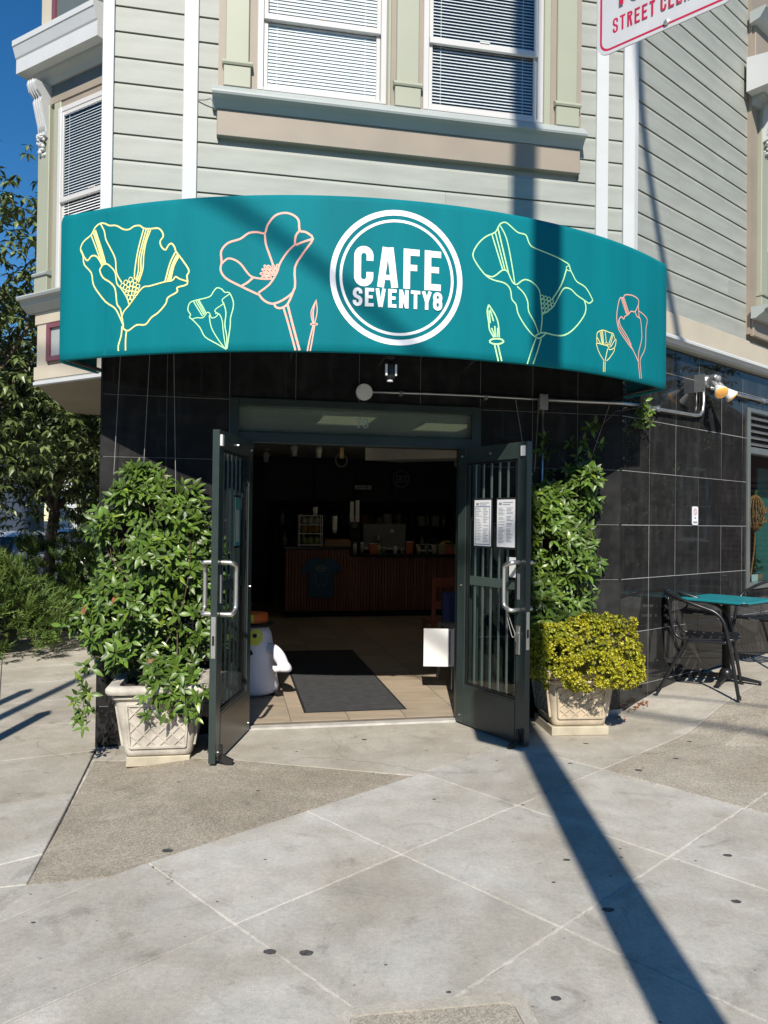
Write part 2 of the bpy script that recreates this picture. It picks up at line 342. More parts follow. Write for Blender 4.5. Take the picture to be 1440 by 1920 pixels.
K['signw'] = pmat('grey_white_sign_sheet', (.52, .53, .54), .4, .05, 12); K['signr'] = pmat('red_sign_paint', (.46, .012, .055), .45, .08)
K['ceil'] = pmat('cafe_ceiling_paint', (.78, .77, .70), .7, .05, 2); K['navy'] = pmat('navy_cafe_wall', (.02, .03, .045), .6, .15, 2)
K['menu'] = pmat('green_menu_board', (.012, .022, .020), .5, .15, 4); K['chalk'] = pmat('chalk_print', (.16, .19, .17), .8, .1)
K['slat'] = pmat('red_wood_slat', (.25, .105, .065), .5, .25, 3, rnd=.18, stretch=(4, 4, .6)); K['ctop'] = pmat('black_counter_top', (.015, .015, .015), .25, .1)
K['ftile'] = pmat('brown_slate_floor_tile', (.44, .34, .24), .5, .25, 3.2, col2=(.30, .26, .20), rnd=.12, bump=.12, bscale=18, stretch=(1, 3.5, 1)); K['fgrout'] = pmat('floor_grout', (.13, .11, .09), .9, .2)
K['mat'] = pmat('charcoal_door_mat', (.045, .045, .047), .95, .25, 14, bump=.6, bscale=300)
K['ghost'] = pmat('white_nylon', (.74, .74, .80), .55, .02, 3); K['orange'] = pmat('orange_nylon', (.72, .14, .015), .55, .1); K['ylw'] = pmat('yellow_nylon', (.70, .68, .05), .5, .05)
K['shirt'] = pmat('navy_cotton', (.05, .11, .20), .9, .15, 12, bump=.2); K['brown'] = pmat('cardboard', (.25, .165, .095), .8, .15, 8); K['redw'] = pmat('red_stained_wood', (.20, .05, .025), .45, .2, 6)
K['cup'] = pmat('paper_cup', (.80, .78, .72), .6, .04); K['plast'] = pmat('grey_plastic', (.20, .20, .21), .4, .1); K['wplast'] = pmat('white_plastic', (.74, .74, .72), .4, .03)
K['amber'] = pmat('amber_lamp_lens', (.80, .40, .10), .35, .1, 20, emit=((1, .5, .12), .22)); K['thread'] = pmat('twine', (.30, .29, .27), .8, .1)
K['panel'] = pmat('warm_light_panel', (.75, .70, .5), .5, .02, emit=((1, .86, .56), .36)); K['rattan'] = pmat('orange_wicker', (.42, .16, .05), .6, .3, 30)
def gc(col, r=.5, **k): return pmat('paint_%d' % len(bpy.data.materials), col, r, **k)

# ================================================================ THE GROUND
def clip(poly, n, d):                                        # keep n.p <= d
    out = []
    for i in range(len(poly)):
        a, b = poly[i], poly[(i+1) % len(poly)]
        da = n[0]*a[0]+n[1]*a[1]-d; db = n[0]*b[0]+n[1]*b[1]-d
        if da <= 0: out.append(a)
        if (da < 0 < db) or (db < 0 < da):
            t = da/(da-db); out.append((a[0]+(b[0]-a[0])*t, a[1]+(b[1]-a[1])*t))
    return out
def side(p, q): # half-plane to the left of p->q, as (n, d) for clip
    n = (q[1]-p[1], -(q[0]-p[0])); return n, n[0]*p[0]+n[1]*p[1]
def area(p): return sum(p[i][0]*p[(i+1) % len(p)][1]-p[(i+1) % len(p)][0]*p[i][1] for i in range(len(p)))/2
def inset(poly, g):
    if area(poly) < 0: poly = poly[::-1]
    out = poly
    for i in range(len(poly)):
        a, b = poly[i], poly[(i+1) % len(poly)]; L = math.hypot(b[0]-a[0], b[1]-a[1])
        if L < 1e-6: continue
        n, d = side(a, b); out = clip(out, (n[0]/L, n[1]/L), d/L-g)
        if len(out) < 3: return []
    return out
fV = Vector((-math.sin(T), math.cos(T))); rV = Vector((-math.sin(TR), math.cos(TR)))
def inb(x, y, e=0.0):                                        # inside the building's corner
    l = FACI @ Vector((x, y, 0)); r = RWI @ Vector((x, y, 0))
    lw = (x+2.02)*LW.y-(y-5.47)*LW.x
    return l.y > e and r.y > e and lw > e
sw = MB(); nx, ny, st, x0, y0 = 96, 88, .25, -13.0, -6.0
for j in range(ny+1):
    for i in range(nx+1):
        x, y = x0+i*st, y0+j*st; sw.v.append((x, y, -0.14 if inb(x, y, .3) else gz(x, y)-(.005 if (RWI @ Vector((x, y, 0))).x < -.3 and x > -.8 else .022)))
sw.f = [(j*(nx+1)+i, j*(nx+1)+i+1, (j+1)*(nx+1)+i+1, (j+1)*(nx+1)+i) for j in range(ny) for i in range(nx)]
sidewalk = struct(link('sidewalk', sw.raw('sidewalk', K['joint'], True)))
def slab(polys, m, name='paving_slab', lift=0.0):
    bm = bmesh.new()
    for p in polys:
        if len(p) < 3 or abs(area(p)) < 2e-3: continue
        bm.faces.new([bm.verts.new((x, y, 0)) for x, y in p])
    if not bm.faces: bm.free(); return None
    xs = [v.co.x for v in bm.verts]; ys = [v.co.y for v in bm.verts]
    zz = [gz(v.co.x, v.co.y) for v in bm.verts]
    if max(zz)-min(zz) > .002 or max(xs)-min(xs) > 3:
        for ax, lo, hi in ((0, min(xs), max(xs)), (1, min(ys), max(ys))):
            k = math.ceil(lo/.3)*.3
            while k < hi:
                co = [0, 0, 0]; co[ax] = k; no = [0, 0, 0]; no[ax] = 1
                bmesh.ops.bisect_plane(bm, geom=bm.verts[:]+bm.edges[:]+bm.faces[:], plane_co=co, plane_no=no); k += .3
    bmesh.ops.remove_doubles(bm, verts=bm.verts, dist=.0005)
    ed = [e for e in bm.edges if e.is_boundary]
    r = bmesh.ops.extrude_edge_only(bm, edges=ed); low = {v for v in r['geom'] if isinstance(v, bmesh.types.BMVert)}
    for v in bm.verts: v.co.z = gz(v.co.x, v.co.y)+lift-(.03 if v in low else 0)
    bmesh.ops.recalc_face_normals(bm, faces=bm.faces)
    me = bpy.data.meshes.new(name); bm.to_mesh(me); bm.free(); me.materials.append(m)
    o = link(name, me, sidewalk); b = o.modifiers.new('bevel', 'BEVEL'); b.width = .004; b.segments = 1; b.limit_method = 'ANGLE'; b.angle_limit = R(50)
    return o
N0 = (-.398, 4.11); Bv = (.7145, .6997); Av = (.69, -.7238); P_ = .91; QL = [0, .72, 1.59, 2.47, 3.36, 4.25, 5.15, 6.05]
def lat(p, q): return (N0[0]+Bv[0]*p+Av[0]*q, N0[1]+Bv[1]*p+Av[1]*q)
G = .0034
for j in range(len(QL)-1):
    for i in range(-8, 2):
        c = [lat(i*P_, QL[j]), lat((i+1)*P_, QL[j]), lat((i+1)*P_, QL[j+1]), lat(i*P_, QL[j+1])]
        slab([inset(c, G)], K['conc'])
def outside(poly):
    a = clip(poly, tuple(fV), fV.x*O.x+fV.y*O.y+.03)
    b = clip(poly, tuple(-fV), -(fV.x*O.x+fV.y*O.y+.03)); b = clip(b, tuple(rV), rV.x*OR.x+rV.y*OR.y+.05) if len(b) > 2 else []
    return [p for p in (a, b) if len(p) > 2]
QT = [-4.5, .72, 1.59, 2.47, 3.36, 4.25, 5.15]; PT = [2*P_, 4.05, 6.2, 8.6]
for j in range(len(QT)-1):
    for i in range(3):
        c = inset([lat(PT[i], QT[j]), lat(PT[i+1], QT[j]), lat(PT[i+1], QT[j+1]), lat(PT[i], QT[j+1])], G)
        # the strip behind the apron's right edge belongs to the entrance
        if j == 0 and i == 0: c = clip(c, *side(tuple(uv2w(1.22, .05).xy), lat(2*P_, 0)))
        slab(outside(c), K['tanc' if j < 1 else 'aggl'])
PL, QLp = (-1.534, 3.355), (-1.161, 3.35); cw = uv2w(-1.86, 0); e0 = lat(0, 0); eR = lat(2*P_, 0); fR = uv2w(1.22, .05); fL = uv2w(-1.86, .05)
jl, jr = (-1.93, 5.19), (.20, 4.70)
slab([inset([PL, QLp, jr, (-1.0, 4.97), jl], G)], K['agg'], 'aggregate_slab')
slab([inset([jl, (-1.0, 4.97), jr, eR, (fR.x, fR.y), (fL.x, fL.y)], G)], K['tanc'], 'entrance_slab')
slab([inset([PL, (-3.2, 3.36), lat(-3.2, 0), QLp], G)], K['conc'])
e1, e2 = (.9, .436), (.436, -.9); wl0 = (cw.x, cw.y); wl1 = (cw.x+LW.x*20, cw.y+LW.y*20)
for i in range(-11, 3):
    for j in range(-17, 3):
        bx, by = -2.565+e1[0]*i*.95+e2[0]*j*.86, 5.13+e1[1]*i*.95+e2[1]*j*.86
        c = [(bx, by), (bx+e1[0]*.95, by+e1[1]*.95), (bx+e1[0]*.95+e2[0]*.86, by+e1[1]*.95+e2[1]*.86), (bx+e2[0]*.86, by+e2[1]*.86)]
        c = inset(c, G)
        for s_ in (side(PL, wl0), side(wl0, wl1), side((-3.2, 3.36), (-1.0, 3.36))):
            c = clip(c, *s_) if len(c) > 2 else c
        if len(c) > 2 and -9 < bx < 1: slab([c], K['conc'] if j > 0 else K['tanc'])
# far ground and streets
gm = MB(); gm.add([(-300, -300, -.22), (300, -300, -.22), (300, 300, -.22), (-300, 300, -.22)], [(0, 1, 2, 3)])
struct(link('street', gm.raw('street', K['asph'])))
# gum and drips, flat on the concrete
gum = MB()
def blob(x, y, r, k=16):
    z = gz(x, y)+.0012; vs = []
    for i in range(k):
        a = 2*math.pi*i/k; q = r*random.uniform(.88, 1.1); vs.append((x+q*1.2*math.cos(a), y+q*.85*math.sin(a), z))
    gum.add(vs, [tuple(range(k))])
for x, y, r in [(-.39, 2.77, .021), (-.26, 2.765, .022), (-.99, 3.60, .022), (-1.95, 4.02, .03), (.86, 3.55, .014), (1.47, 3.18, .018), (1.63, 3.62, .018), (.45, 2.2, .03), (1.44, 5.42, .016), (1.22, 4.97, .014), (1.62, 4.85, .02), (.92, 3.1, .022), (.58, 2.52, .015), (-.12, 5.45, .016), (-.7, 4.4, .01), (.3, 4.3, .01), (1.95, 5.1, .016), (2.2, 5.5, .014)]: blob(x, y, r)
for _ in range(60):
    x = random.uniform(-2.6, 2.6); y = random.uniform(2.0, 5.4)
    if not inb(x, y, -.2): blob(x, y, random.choice((.004, .005, .006, .008)), 9)
g_ = link('gum_spots', gum.raw('gum_spots', K['gum'])); g_['kind'] = 'stuff'; g_['label'] = 'dark gum spots trodden into the pavement'; g_['category'] = 'gum spots'
# hairline cracks in the slabs
crk = MB()
def crack(p0, p1, n=9, amp=.05, w_=.0022):
    pts = []; dx, dy = p1[0]-p0[0], p1[1]-p0[1]; L = math.hypot(dx, dy); a = 0
    for i in range(n+1):
        t = i/n; a = a*.6+random.uniform(-amp, amp)*.6; pts.append((p0[0]+dx*t-dy/L*a, p0[1]+dy*t+dx/L*a))
    rb = ribbon2d(pts, w_); vs = []
    for q, r in rb: vs += [(q[0], q[1], gz(*q)+.0011), (r[0], r[1], gz(*r)+.0011)]
    crk.add(vs, [(2*i, 2*i+1, 2*i+3, 2*i+2) for i in range(len(rb)-1)])
for a, b in (((-.42, 5.72), (-.28, 5.02)), ((-.28, 5.02), (.14, 4.86)), ((-.28, 5.02), (-.62, 4.95)), ((.14, 4.86), (.26, 4.74)), ((-.93, 3.39), (-.9, 3.25)), ((1.5, 5.1), (2.6, 5.5)), ((2.2, 6.0), (2.9, 5.9)), ((-2.5, 5.6), (-2.1, 5.2))): crack(a, b)
c_ = link('pavement_cracks', crk.raw('pavement_cracks', gc((.15, .14, .125), .9))); c_['kind'] = 'stuff'; c_['label'] = 'hairline cracks in the pavement before the doors'; c_['category'] = 'cracks'
# utility box cover let into the pavement at the bottom of the frame
ub = thing('utility_box', 'concrete utility box cover with rounded frame set in the pavement', 'utility box', at(.47, 2.545, 0, R(9)))
def rrect(x0, x1, y0, y1, r, n=6): return arc(x1-r, y1-r, r, 0, 90, n)+arc(x0+r, y1-r, r, 90, 180, n)+arc(x0+r, y0+r, r, 180, 270, n)+arc(x1-r, y0+r, r, 270, 360, n)
fo = rrect(-.62, 0, -.42, 0, .06); fi = rrect(-.575, -.045, -.375, -.045, .035); mb = MB(); n = len(fo)
mb.add([(x, y, -.02) for x, y in fo]+[(x, y, .007) for x, y in fo]+[(x, y, .007) for x, y in fi]+[(x, y, -.004) for x, y in fi], [((r_*n)+i, r_*n+(i+1) % n, (r_+1)*n+(i+1) % n, (r_+1)*n+i) for r_ in range(3) for i in range(n)])
part('frame', mb, K['tanc'], ub)
part('lid', MB().ex([(x, y) for x, y in rrect(-.57, -.05, -.37, -.05, .033)], -.004, .0045, 'z'), K['aggl'], ub)

# ================================================================ THE BUILDING
bld = thing('cafe_building', 'sage green clapboard corner building with black tiled cafe front', 'building')
ROW0, ROWH = 4.117, .184
def board_prof(z, h, v): # drop siding: flat face, coved top, shadow groove
    return [(0, z+.003), (v, z+.003), (v, z+h*.84), (v*.72, z+h-.010), (v*.6, z+h-.007), (0, z+h-.007)]
def boards(parent, segs, k0, k1, v=-.022):
    cache = {}
    for k in range(k0, k1):
        z = ROW0+k*ROWH
        for a, b in segs(z):
            key = (round(b-a, 4))
            if key not in cache: cache[key] = MB().ex(board_prof(0, ROWH, v), 0, b-a).mesh('siding_board', K['siding'])
            o = link('siding_board', cache[key], parent); o.location = (a, 0, z)
fw = part('front_wall', MB().box(-1.86, 2.20, .0, .2, 3.0, 7.2), K['siding'], bld, FAC)
def fseg(z):
    s = [(-1.807, -1.325), (2.012, 2.145)]
    if z+ROWH < 4.36:
        k = random.Random(int(z*1000)).uniform(-.8, 1.5); s += [(-1.223, k-.0008), (k+.0008, 1.907)]
    else: s += [(-1.223, -1.075), (1.76, 1.907)]
    return s
boards(fw, fseg, -4, 16)
for a, b in ((-1.885, -1.807), (-1.325, -1.223), (1.907, 2.012), (2.147, 2.245)):
    part('corner_board' if a in (-1.885, 2.147) else 'batten', MB().cbox(a, b, -.042, 0, 3.1, 7.2, .004), K['white'], fw)
part('corner_board', MB().box(-1.885, -1.86, 0, .12, 3.1, 7.2), K['white'], fw)
# ---- windows of the corner front
def blind(x0, x1, z0, z1, v, sp=.025, closed=False):
    mb = MB(); z = z0
    while z < z1:
        if closed: mb.add([(x0, v-.009, z-.012), (x1, v-.009, z-.012), (x1, v-.002, z+.0115), (x0, v-.002, z+.0115), (x0, v-.0075, z-.012), (x1, v-.0075, z-.012), (x1, v-.0005, z+.0115), (x0, v-.0005, z+.0115)], [(0,1,2,3),(7,6,5,4),(0,1,5,4),(2,3,7,6)]); z += sp; continue
        mb.add([(x0, v-.011, z-.0075), (x1, v-.011, z-.0075), (x1, v+.003, z+.009), (x0, v+.003, z+.009), (x0, v-.011, z-.009), (x1, v-.011, z-.009), (x1, v+.003, z+.0075), (x0, v+.003, z+.0075)], [(0,1,2,3),(7,6,5,4),(0,1,5,4),(2,3,7,6)]); z += sp
    for x in (x0+.1*(x1-x0), x0+.88*(x1-x0)): mb.box(x-.0015, x+.0015, v-.0125, v-.0115, z0, z1)
    return mb
def sash_window(parent, x0, x1, z0, z1, zm, frame=None, out=-.06, blinds=True, closed=False):
    w_ = part('window', MB().box(x0+.01, x1-.01, -.012, -.004, z0, z1), K['dark'], parent, frame)
    v0 = out
    fr = MB().cbox(x0, x0+.045, v0, -.004, z0, z1, .005).cbox(x1-.045, x1, v0, -.004, z0, z1, .005).cbox(x0+.045, x1-.045, v0+.001, -.004, z0, z0+.028, .005).cbox(x0+.045, x1-.045, v0+.001, -.004, z1-.05, z1, .005)
    part('frame', fr, K['vinyl'], w_)
    a, b = x0+.047, x1-.047
    # lower sash sits back, upper sash forward
    lv = v0+.022
    part('lower_sash', MB().cbox(a, a+.03, lv, lv+.018, z0+.028, zm, .003).cbox(b-.03, b, lv, lv+.018, z0+.028, zm, .003).cbox(a+.03, b-.03, lv+.0006, lv+.018, z0+.028, z0+.065, .003), K['vinyl'], w_)
    part('upper_sash', MB().cbox(a, a+.03, v0+.004, v0+.02, zm, z1-.05, .003).cbox(b-.03, b, v0+.004, v0+.02, zm, z1-.05, .003).cbox(a, b, v0-.004, v0+.0205, zm-.012, zm+.035, .004).cbox(a+.03, b-.03, v0+.005, v0+.02, z1-.085, z1-.05, .003), K['vinyl'], w_)
    part('pane', MB().box(a+.03, b-.03, lv+.008, lv+.011, z0+.065, zm-.012), K['glass'], w_)
    part('pane', MB().box(a+.03, b-.03, v0+.010, v0+.013, zm+.035, z1-.085), K['glass'], w_)
    part('sash_latch', MB().box((a+b)/2-.04, (a+b)/2+.04, v0-.008, v0+.004, zm+.036, zm+.05), K['vinyl'], w_)
    if blinds: part('blind', blind(a+.012, b-.012, z0+.07, z1-.09, -.0285 if out < -.05 else -.024, closed=closed), K['blind'], w_, kind='stuff')
    return w_
sash_window(bld, -.80, .168, 4.705, 6.75, 5.245, FAC, -.075, closed=True)
sash_window(bld, .455, 1.432, 4.705, 6.75, 5.235, FAC, -.075)
sur = part('window_surround', MB().box(-1.08, -.80, -.05, 0, 4.70, 7.0).box(.168, .455, -.0505, 0, 4.70, 7.0).box(1.432, 1.765, -.05, 0, 4.70, 7.0).box(-.80, 1.432, -.0495, -.004, 6.75, 7.0), K['tan'], bld, FAC)
for a, b in ((-1.03, -.86), (.244, .421), (1.55, 1.72)):
    part('pilaster', MB().cbox(a, b, -.075, -.0505, 4.87, 7.0, .006), K['green'], sur)
    part('pilaster_cap', MB().ex([(-.05, 4.855), (-.098, 4.855), (-.104, 4.868), (-.096, 4.88), (-.088, 4.882), (-.084, 4.895), (-.05, 4.905)], a-.022, b+.026), K['green'], sur)
    part('pilaster_base', MB().cbox(a-.012, b+.014, -.09, -.0505, 4.7, 4.855, .005), K['green'], sur)
for a, b in ((.178, .205), (1.442, 1.50)): part('casing', MB().cbox(a, b, -.064, -.05, 4.70, 7.0, .006), K['green'], sur)
sp_ = [(0, 4.705), (-.08, 4.70), (-.145, 4.640), (-.155, 4.632), (-.158, 4.618), (-.152, 4.604), (-.135, 4.60), (-.105, 4.592), (-.088, 4.572), (-.075, 4.556), (-.066, 4.54), (0, 4.54)]
part('window_sill', MB().ex(sp_, -1.118, 1.775), K['grey'], bld, FAC)
part('apron_board', MB().cbox(-1.085, 1.757, -.06, 0, 4.345, 4.54, .005), K['tan'], bld, FAC)
part('loose_wire', MB().tube([(-1.22, -.03, 4.60), (-1.17, -.05, 4.595), (-1.13, -.07, 4.60), (-1.11, -.08, 4.57)], .004, 5), K['plast'], bld, FAC)
part('loose_wire', MB().tube([(-1.2, -.03, 3.66), (-1.05, -.034, 3.652), (-.9, -.03, 3.65), (-.7, -.034, 3.64)], .004, 5), K['plast'], bld, FAC)
# ---- side wall to the right
rw = part('side_wall', MB().box(.0, 9.0, -.038, .12, 3.1, 7.2), K['siding'], bld, RWF)
rs = part('side_siding', MB().box(.1, 2.1, .0, .002, 3.35, 7.1), K['siding'], bld, RWF @ Matrix.Translation((0, -.038, 0)))
def rseg(z):
    k = random.Random(int(z*1000)+5).uniform(.5, 1.8); return [(.083, k-.0008), (k+.0008, 2.118)]
boards(rs, rseg, -4, 16, -.022)
part('corner_board', MB().box(.046, .083, -.078, 0, 3.1, 7.2), K['white'], rw)
part('belt_board', MB().cbox(.03, 9, -.075, -.038, 3.19, 3.38, .004), K['cream'], rw)
part('drip_moulding', MB().ex([(-.038, 3.19), (-.10, 3.18), (-.112, 3.165), (-.112, 3.145), (-.09, 3.135), (-.08, 3.115), (-.038, 3.11)], .03, 9), K['white'], rw)
# bay at the right edge
bay = part('bay_window', MB().box(2.115, 6.0, -.10, -.02, 3.44, 7.2), K['tan'], bld, RWF)
part('pilaster', MB().cbox(2.27, 2.42, -.14, -.1, 3.84, 5.75, .006), K['green'], bay)
part('pilaster_cap', MB().ex([(-.1, 3.84), (-.165, 3.84), (-.17, 3.855), (-.155, 3.87), (-.1, 3.89)], 2.25, 2.44), K['green'], bay)
part('pilaster_base', MB().cbox(2.258, 2.432, -.152, -.1, 3.69, 3.84, .005), K['green'], bay)
part('apron_board', MB().cbox(2.13, 6.0, -.13, -.1, 3.42, 3.58, .005), K['tan'], bay)
part('window_sill', MB().ex([(-.1, 3.69), (-.25, 3.688), (-.262, 3.675), (-.258, 3.655), (-.235, 3.648), (-.22, 3.62), (-.17, 3.59), (-.15, 3.575), (-.1, 3.575)], 2.06, 6.0), K['grey'], bay)
sash_window(bay, 2.46, 3.5, 3.70, 5.55, 4.35, None, -.105, True)
for o in list(bay.children)[-1:]: o.location = (0, -.03, 0)
def cornice(parent, x0, x1, zb, proj=.34, h=.30, v=-.1, m=None):
    zt = zb+h
    part('cornice', MB().ex([(v, zb), (v-proj*.82, zb), (v-proj*.82, zb+h*.45), (v-proj*.86, zb+h*.5), (v-proj*.97, zb+h*.8), (v-proj, zb+h*.82), (v-proj, zt), (v, zt+.06)], x0, x1), m or K['white'], parent)
    part('cornice_moulding', MB().ex([(v, zb-.09), (v-.03, zb-.09), (v-.06, zb-.05), (v-.11, zb-.02), (v-.12, zb-.001), (v, zb-.001)], x0+.12, x1), K['grey'], parent)
def bracket(parent, x0, x1, zt, v, h=.55, pr=.2):
    prof = [(v, zt), (v-pr, zt), (v-pr*1.02, zt-.05*h), (v-pr*.9, zt-.14*h), (v-pr*.62, zt-.2*h), (v-pr*.66, zt-.27*h), (v-pr*.52, zt-.42*h), (v-pr*.36, zt-.58*h), (v-pr*.3, zt-.68*h), (v-pr*.42, zt-.7*h), (v-pr*.42, zt-.75*h), (v, zt-.8*h)]
    b = part('bracket', MB().ex(prof, x0, x1), K['white'], parent)
    orn = MB(); w_ = x1-x0
    for i in range(3): orn.tube([(x0+w_*(.25+.25*i), p[0]-.004, p[1]) for p in prof[1:9]], w_*.07, 6)
    for i in range(26):
        t = random.random(); q = random.uniform(.012, .024)*w_/.12
        orn.lathe([(.001, -q), (q*.75, -q*.6), (q, 0), (q*.75, q*.6), (.001, q)], 7, (x0+w_*(.5+random.uniform(-.5, .5)*(1-.6*t)), v-pr*(.42-.25*t)-random.uniform(-.01, .02), zt-h*(.76+.26*t)))
    part('leaf_carving', orn, K['white'], b, smooth=True, kind='stuff')
cornice(bay, 2.0, 6.0, 5.80, .34, .28)
bracket(bay, 2.285, 2.40, 5.79, -.1, .52, .22)
part('upper_sill', MB().ex([(-.1, 6.62), (-.25, 6.62), (-.26, 6.60), (-.2, 6.52), (-.1, 6.5)], 2.06, 6), K['grey'], bay)
part('apron_board', MB().cbox(2.13, 6.0, -.13, -.1, 6.2, 6.5, .005), K['tan'], bay)
# ---- left wall and its bay
lwf = Matrix.Translation((cw.x, cw.y, 0)) @ Matrix.Rotation(math.atan2(LW.y, LW.x), 4, 'Z')
part('left_wall', MB().box(.02, 12, -.2, -.0, -.12, 7.2), K['siding'], bld, lwf)
A_ = LBF @ Vector((.9, 0, 0)); B_ = LBF @ Vector((-.12, 0, 0)); C_ = (-3.62, 8.8); D_ = (-2.9, 9.25)
LI = LBF.inverted()
def loc(p): q = LI @ Vector((p[0], p[1], 0)); return (q.x, q.y)
bp_ = [loc((A_.x, A_.y)), loc((B_.x, B_.y)), loc(C_), loc(D_), loc((-2.4, 8.0))]
lb = part('bay_window', MB().ex(bp_, 2.745, 7.6, 'z'), K['tan'], bld, LBF)
part('soffit_moulding', MB().cbox(-.15, .9, -.035, 0, 2.75, 2.785, .006).box(-.14, .9, -.02, 0, 2.79, 2.80), K['white'], lb)
part('corner_pier', MB().cbox(-.128, .028, -.012, 0, 2.80, 3.42, .003), K['cream'], lb)
part('base_board', MB().cbox(-.148, .9, -.028, 0, 2.80, 2.92, .003), K['cream'], lb)
part('panel_frame', MB().box(.03, .075, -.03, 0, 2.96, 3.30).box(.075, .9, -.0305, 0, 2.96, 3.0).box(.075, .9, -.0305, 0, 3.26, 3.30), K['burg'], lb)
part('panel', MB().box(.075, .9, -.008, 0, 3.0, 3.26), K['grey'], lb)
part('frieze_board', MB().cbox(-.148, .9, -.022, 0, 3.31, 3.42, .003), K['cream'], lb)
part('window_sill', MB().ex([(0, 3.56), (-.15, 3.555), (-.16, 3.54), (-.15, 3.52), (-.12, 3.51), (-.10, 3.47), (-.05, 3.43), (-.04, 3.42), (0, 3.42)], -.24, .9), K['grey'], lb)
part('pilaster', MB().cbox(-.128, .034, -.035, 0, 3.78, 5.3, .005), K['green'], lb)
part('pilaster_cap', MB().ex([(0, 3.745), (-.06, 3.745), (-.066, 3.76), (-.055, 3.775), (0, 3.79)], -.155, .06), K['grey'], lb)
part('pilaster_base', MB().cbox(-.142, .046, -.045, 0, 3.56, 3.745, .004), K['green'], lb)
part('casing', MB().cbox(.092, .185, -.03, 0, 3.56, 5.3, .006), K['green'], lb)
part('lintel', MB().box(.04, .9, -.03, 0, 5.30, 5.36).box(.1, .9, -.018, 0, 5.22, 5.299), K['tan'], lb)
part('lintel_panel', MB().box(.04, .9, -.012, 0, 5.36, 5.56), K['slate'], lb)
wl = sash_window(lb, .19, 1.15, 3.56, 5.215, 4.36, None, -.06)
cornice(lb, -.22, .9, 5.57, .25, .28, 0.0)
part('cornice_return', MB().ex([(-.22, -.20), (-.12, 0), (-.12+.4, 1.6), (-.0, 1.6)], 5.575, 5.80, 'z'), K['white'], lb)
bracket(lb, -.105, .02, 5.48, 0, .62, .17)
part('upper_pier', MB().cbox(-.13, .03, -.02, 0, 5.92, 7.6, .003), K['cream'], lb)
part('panel_frame', MB().box(.03, .08, -.03, 0, 5.95, 7.5), K['burg'], lb)
part('panel', MB().box(.08, .9, -.008, 0, 5.95, 7.5), K['slate'], lb)
# ---- black tile of the ground floor
TZ = [-.12, .205, .65, 1.095, 1.54, 1.985, 2.43, 2.875, 3.10]
DU0, DU1, DZ1 = -.965, .965, 2.445
tw = part('tile_wall', MB().box(-1.845, DU0, .002, .14, -.14, 3.10).box(DU1, 2.155, .002, .14, -.14, 3.10).box(DU0, DU1, .002, .14, DZ1, 3.10), K['dgrout'], bld, FAC)
def tiles(parent, xs, zs, hole=None, y=0.0, g=.0022):
    cache = {}
    for i in range(len(xs)-1):
        for j in range(len(zs)-1):
            x0, x1, z0, z1 = xs[i], xs[i+1], zs[j], zs[j+1]
            rects = [(x0, x1, z0, z1)]
            if hole:
                hx0, hx1, hz0, hz1 = hole
                if x0 < hx1 and x1 > hx0 and z0 < hz1 and z1 > hz0:
                    rects = []
                    if x0 < hx0-.02: rects.append((x0, hx0, z0, z1))
                    if x1 > hx1+.02: rects.append((hx1, x1, z0, z1))
                    if z1 > hz1+.02: rects.append((max(x0, hx0), min(x1, hx1), hz1, z1))
                    if z0 < hz0-.02: rects.append((max(x0, hx0), min(x1, hx1), z0, hz0))
            for a, b, c, d in rects:
                key = (round(b-a, 3), round(d-c, 3))
                if key not in cache: cache[key] = MB().cbox(g, b-a-g, 0, .012, g, d-c-g, .0015).mesh('wall_tile', K['tile'])
                o = link('wall_tile', cache[key], parent); o.location = (a, y+random.uniform(-.0006, .0006), c)
                o.rotation_euler = (random.uniform(-.002, .002), 0, random.uniform(-.002, .002))
tiles(tw, [-1.86, -1.41, DU0, -.48, 0, .48, DU1, 1.40, 1.785, 2.171], TZ, (DU0, DU1, -.2, DZ1))
WX0, WX1, WZ0, WZ1 = 2.29, 7.4, .90, 2.74
tr = part('tile_side_wall', MB().box(.012, WX0, .002, .14, -.14, 3.10).box(WX1, 9, .002, .14, -.14, 3.10).box(WX0, WX1, .002, .14, -.14, WZ0).box(WX0, WX1, .002, .14, WZ1, 3.10), K['grout'], bld, RWF)
tiles(tr, [0, .434, .874, 1.295, 1.745, 2.195]+[2.64+.45*k for k in range(13)], TZ, (WX0, WX1, WZ0, WZ1))
part('footing', MB().box(1.9, 2.19, -.012, .1, -.1, .045), K['conc'], bld, FAC)
tl = part('tile_left_wall', MB().box(.02, 3.0, -.05, -.002, -.14, 3.1), K['tile'], bld, lwf)
tiles(tl, [], TZ)
part('wall_tile', MB().box(.006, 2.2, .0, .006, -.14, 2.74), K['tile'], tl)
# cafe window in the side wall, lengthened beyond view to let in more light
cwn = part('side_window', MB().box(WX0-.02, WX0, .1, .25, WZ0, WZ1).box(WX0, WX1, .1, .32, WZ0-.02, WZ0), K['navy'], bld, RWF)
K['wfr'] = gc((.16, .175, .17), .4, metal=.3)
for k in (4.0, 5.7): part('mullion', MB().cbox(k, k+.05, -.016, .08, WZ0+.06, 2.28, .004), K['wfr'], cwn)
part('frame', MB().cbox(WX0, WX0+.05, -.02, .08, WZ0, WZ1, .004).cbox(WX0+.05, WX1, -.018, .08, WZ0, WZ0+.06, .004).cbox(WX0+.05, WX1, -.018, .08, 2.28, 2.345, .004).cbox(WX0+.05, WX1, -.018, .08, WZ1-.04, WZ1, .004), K['wfr'], cwn)
part('pane', MB().box(WX0+.05, WX1, .03, .036, WZ0+.06, 2.28), glassmat('teal_glass', (.80, .90, .88), .09), cwn)
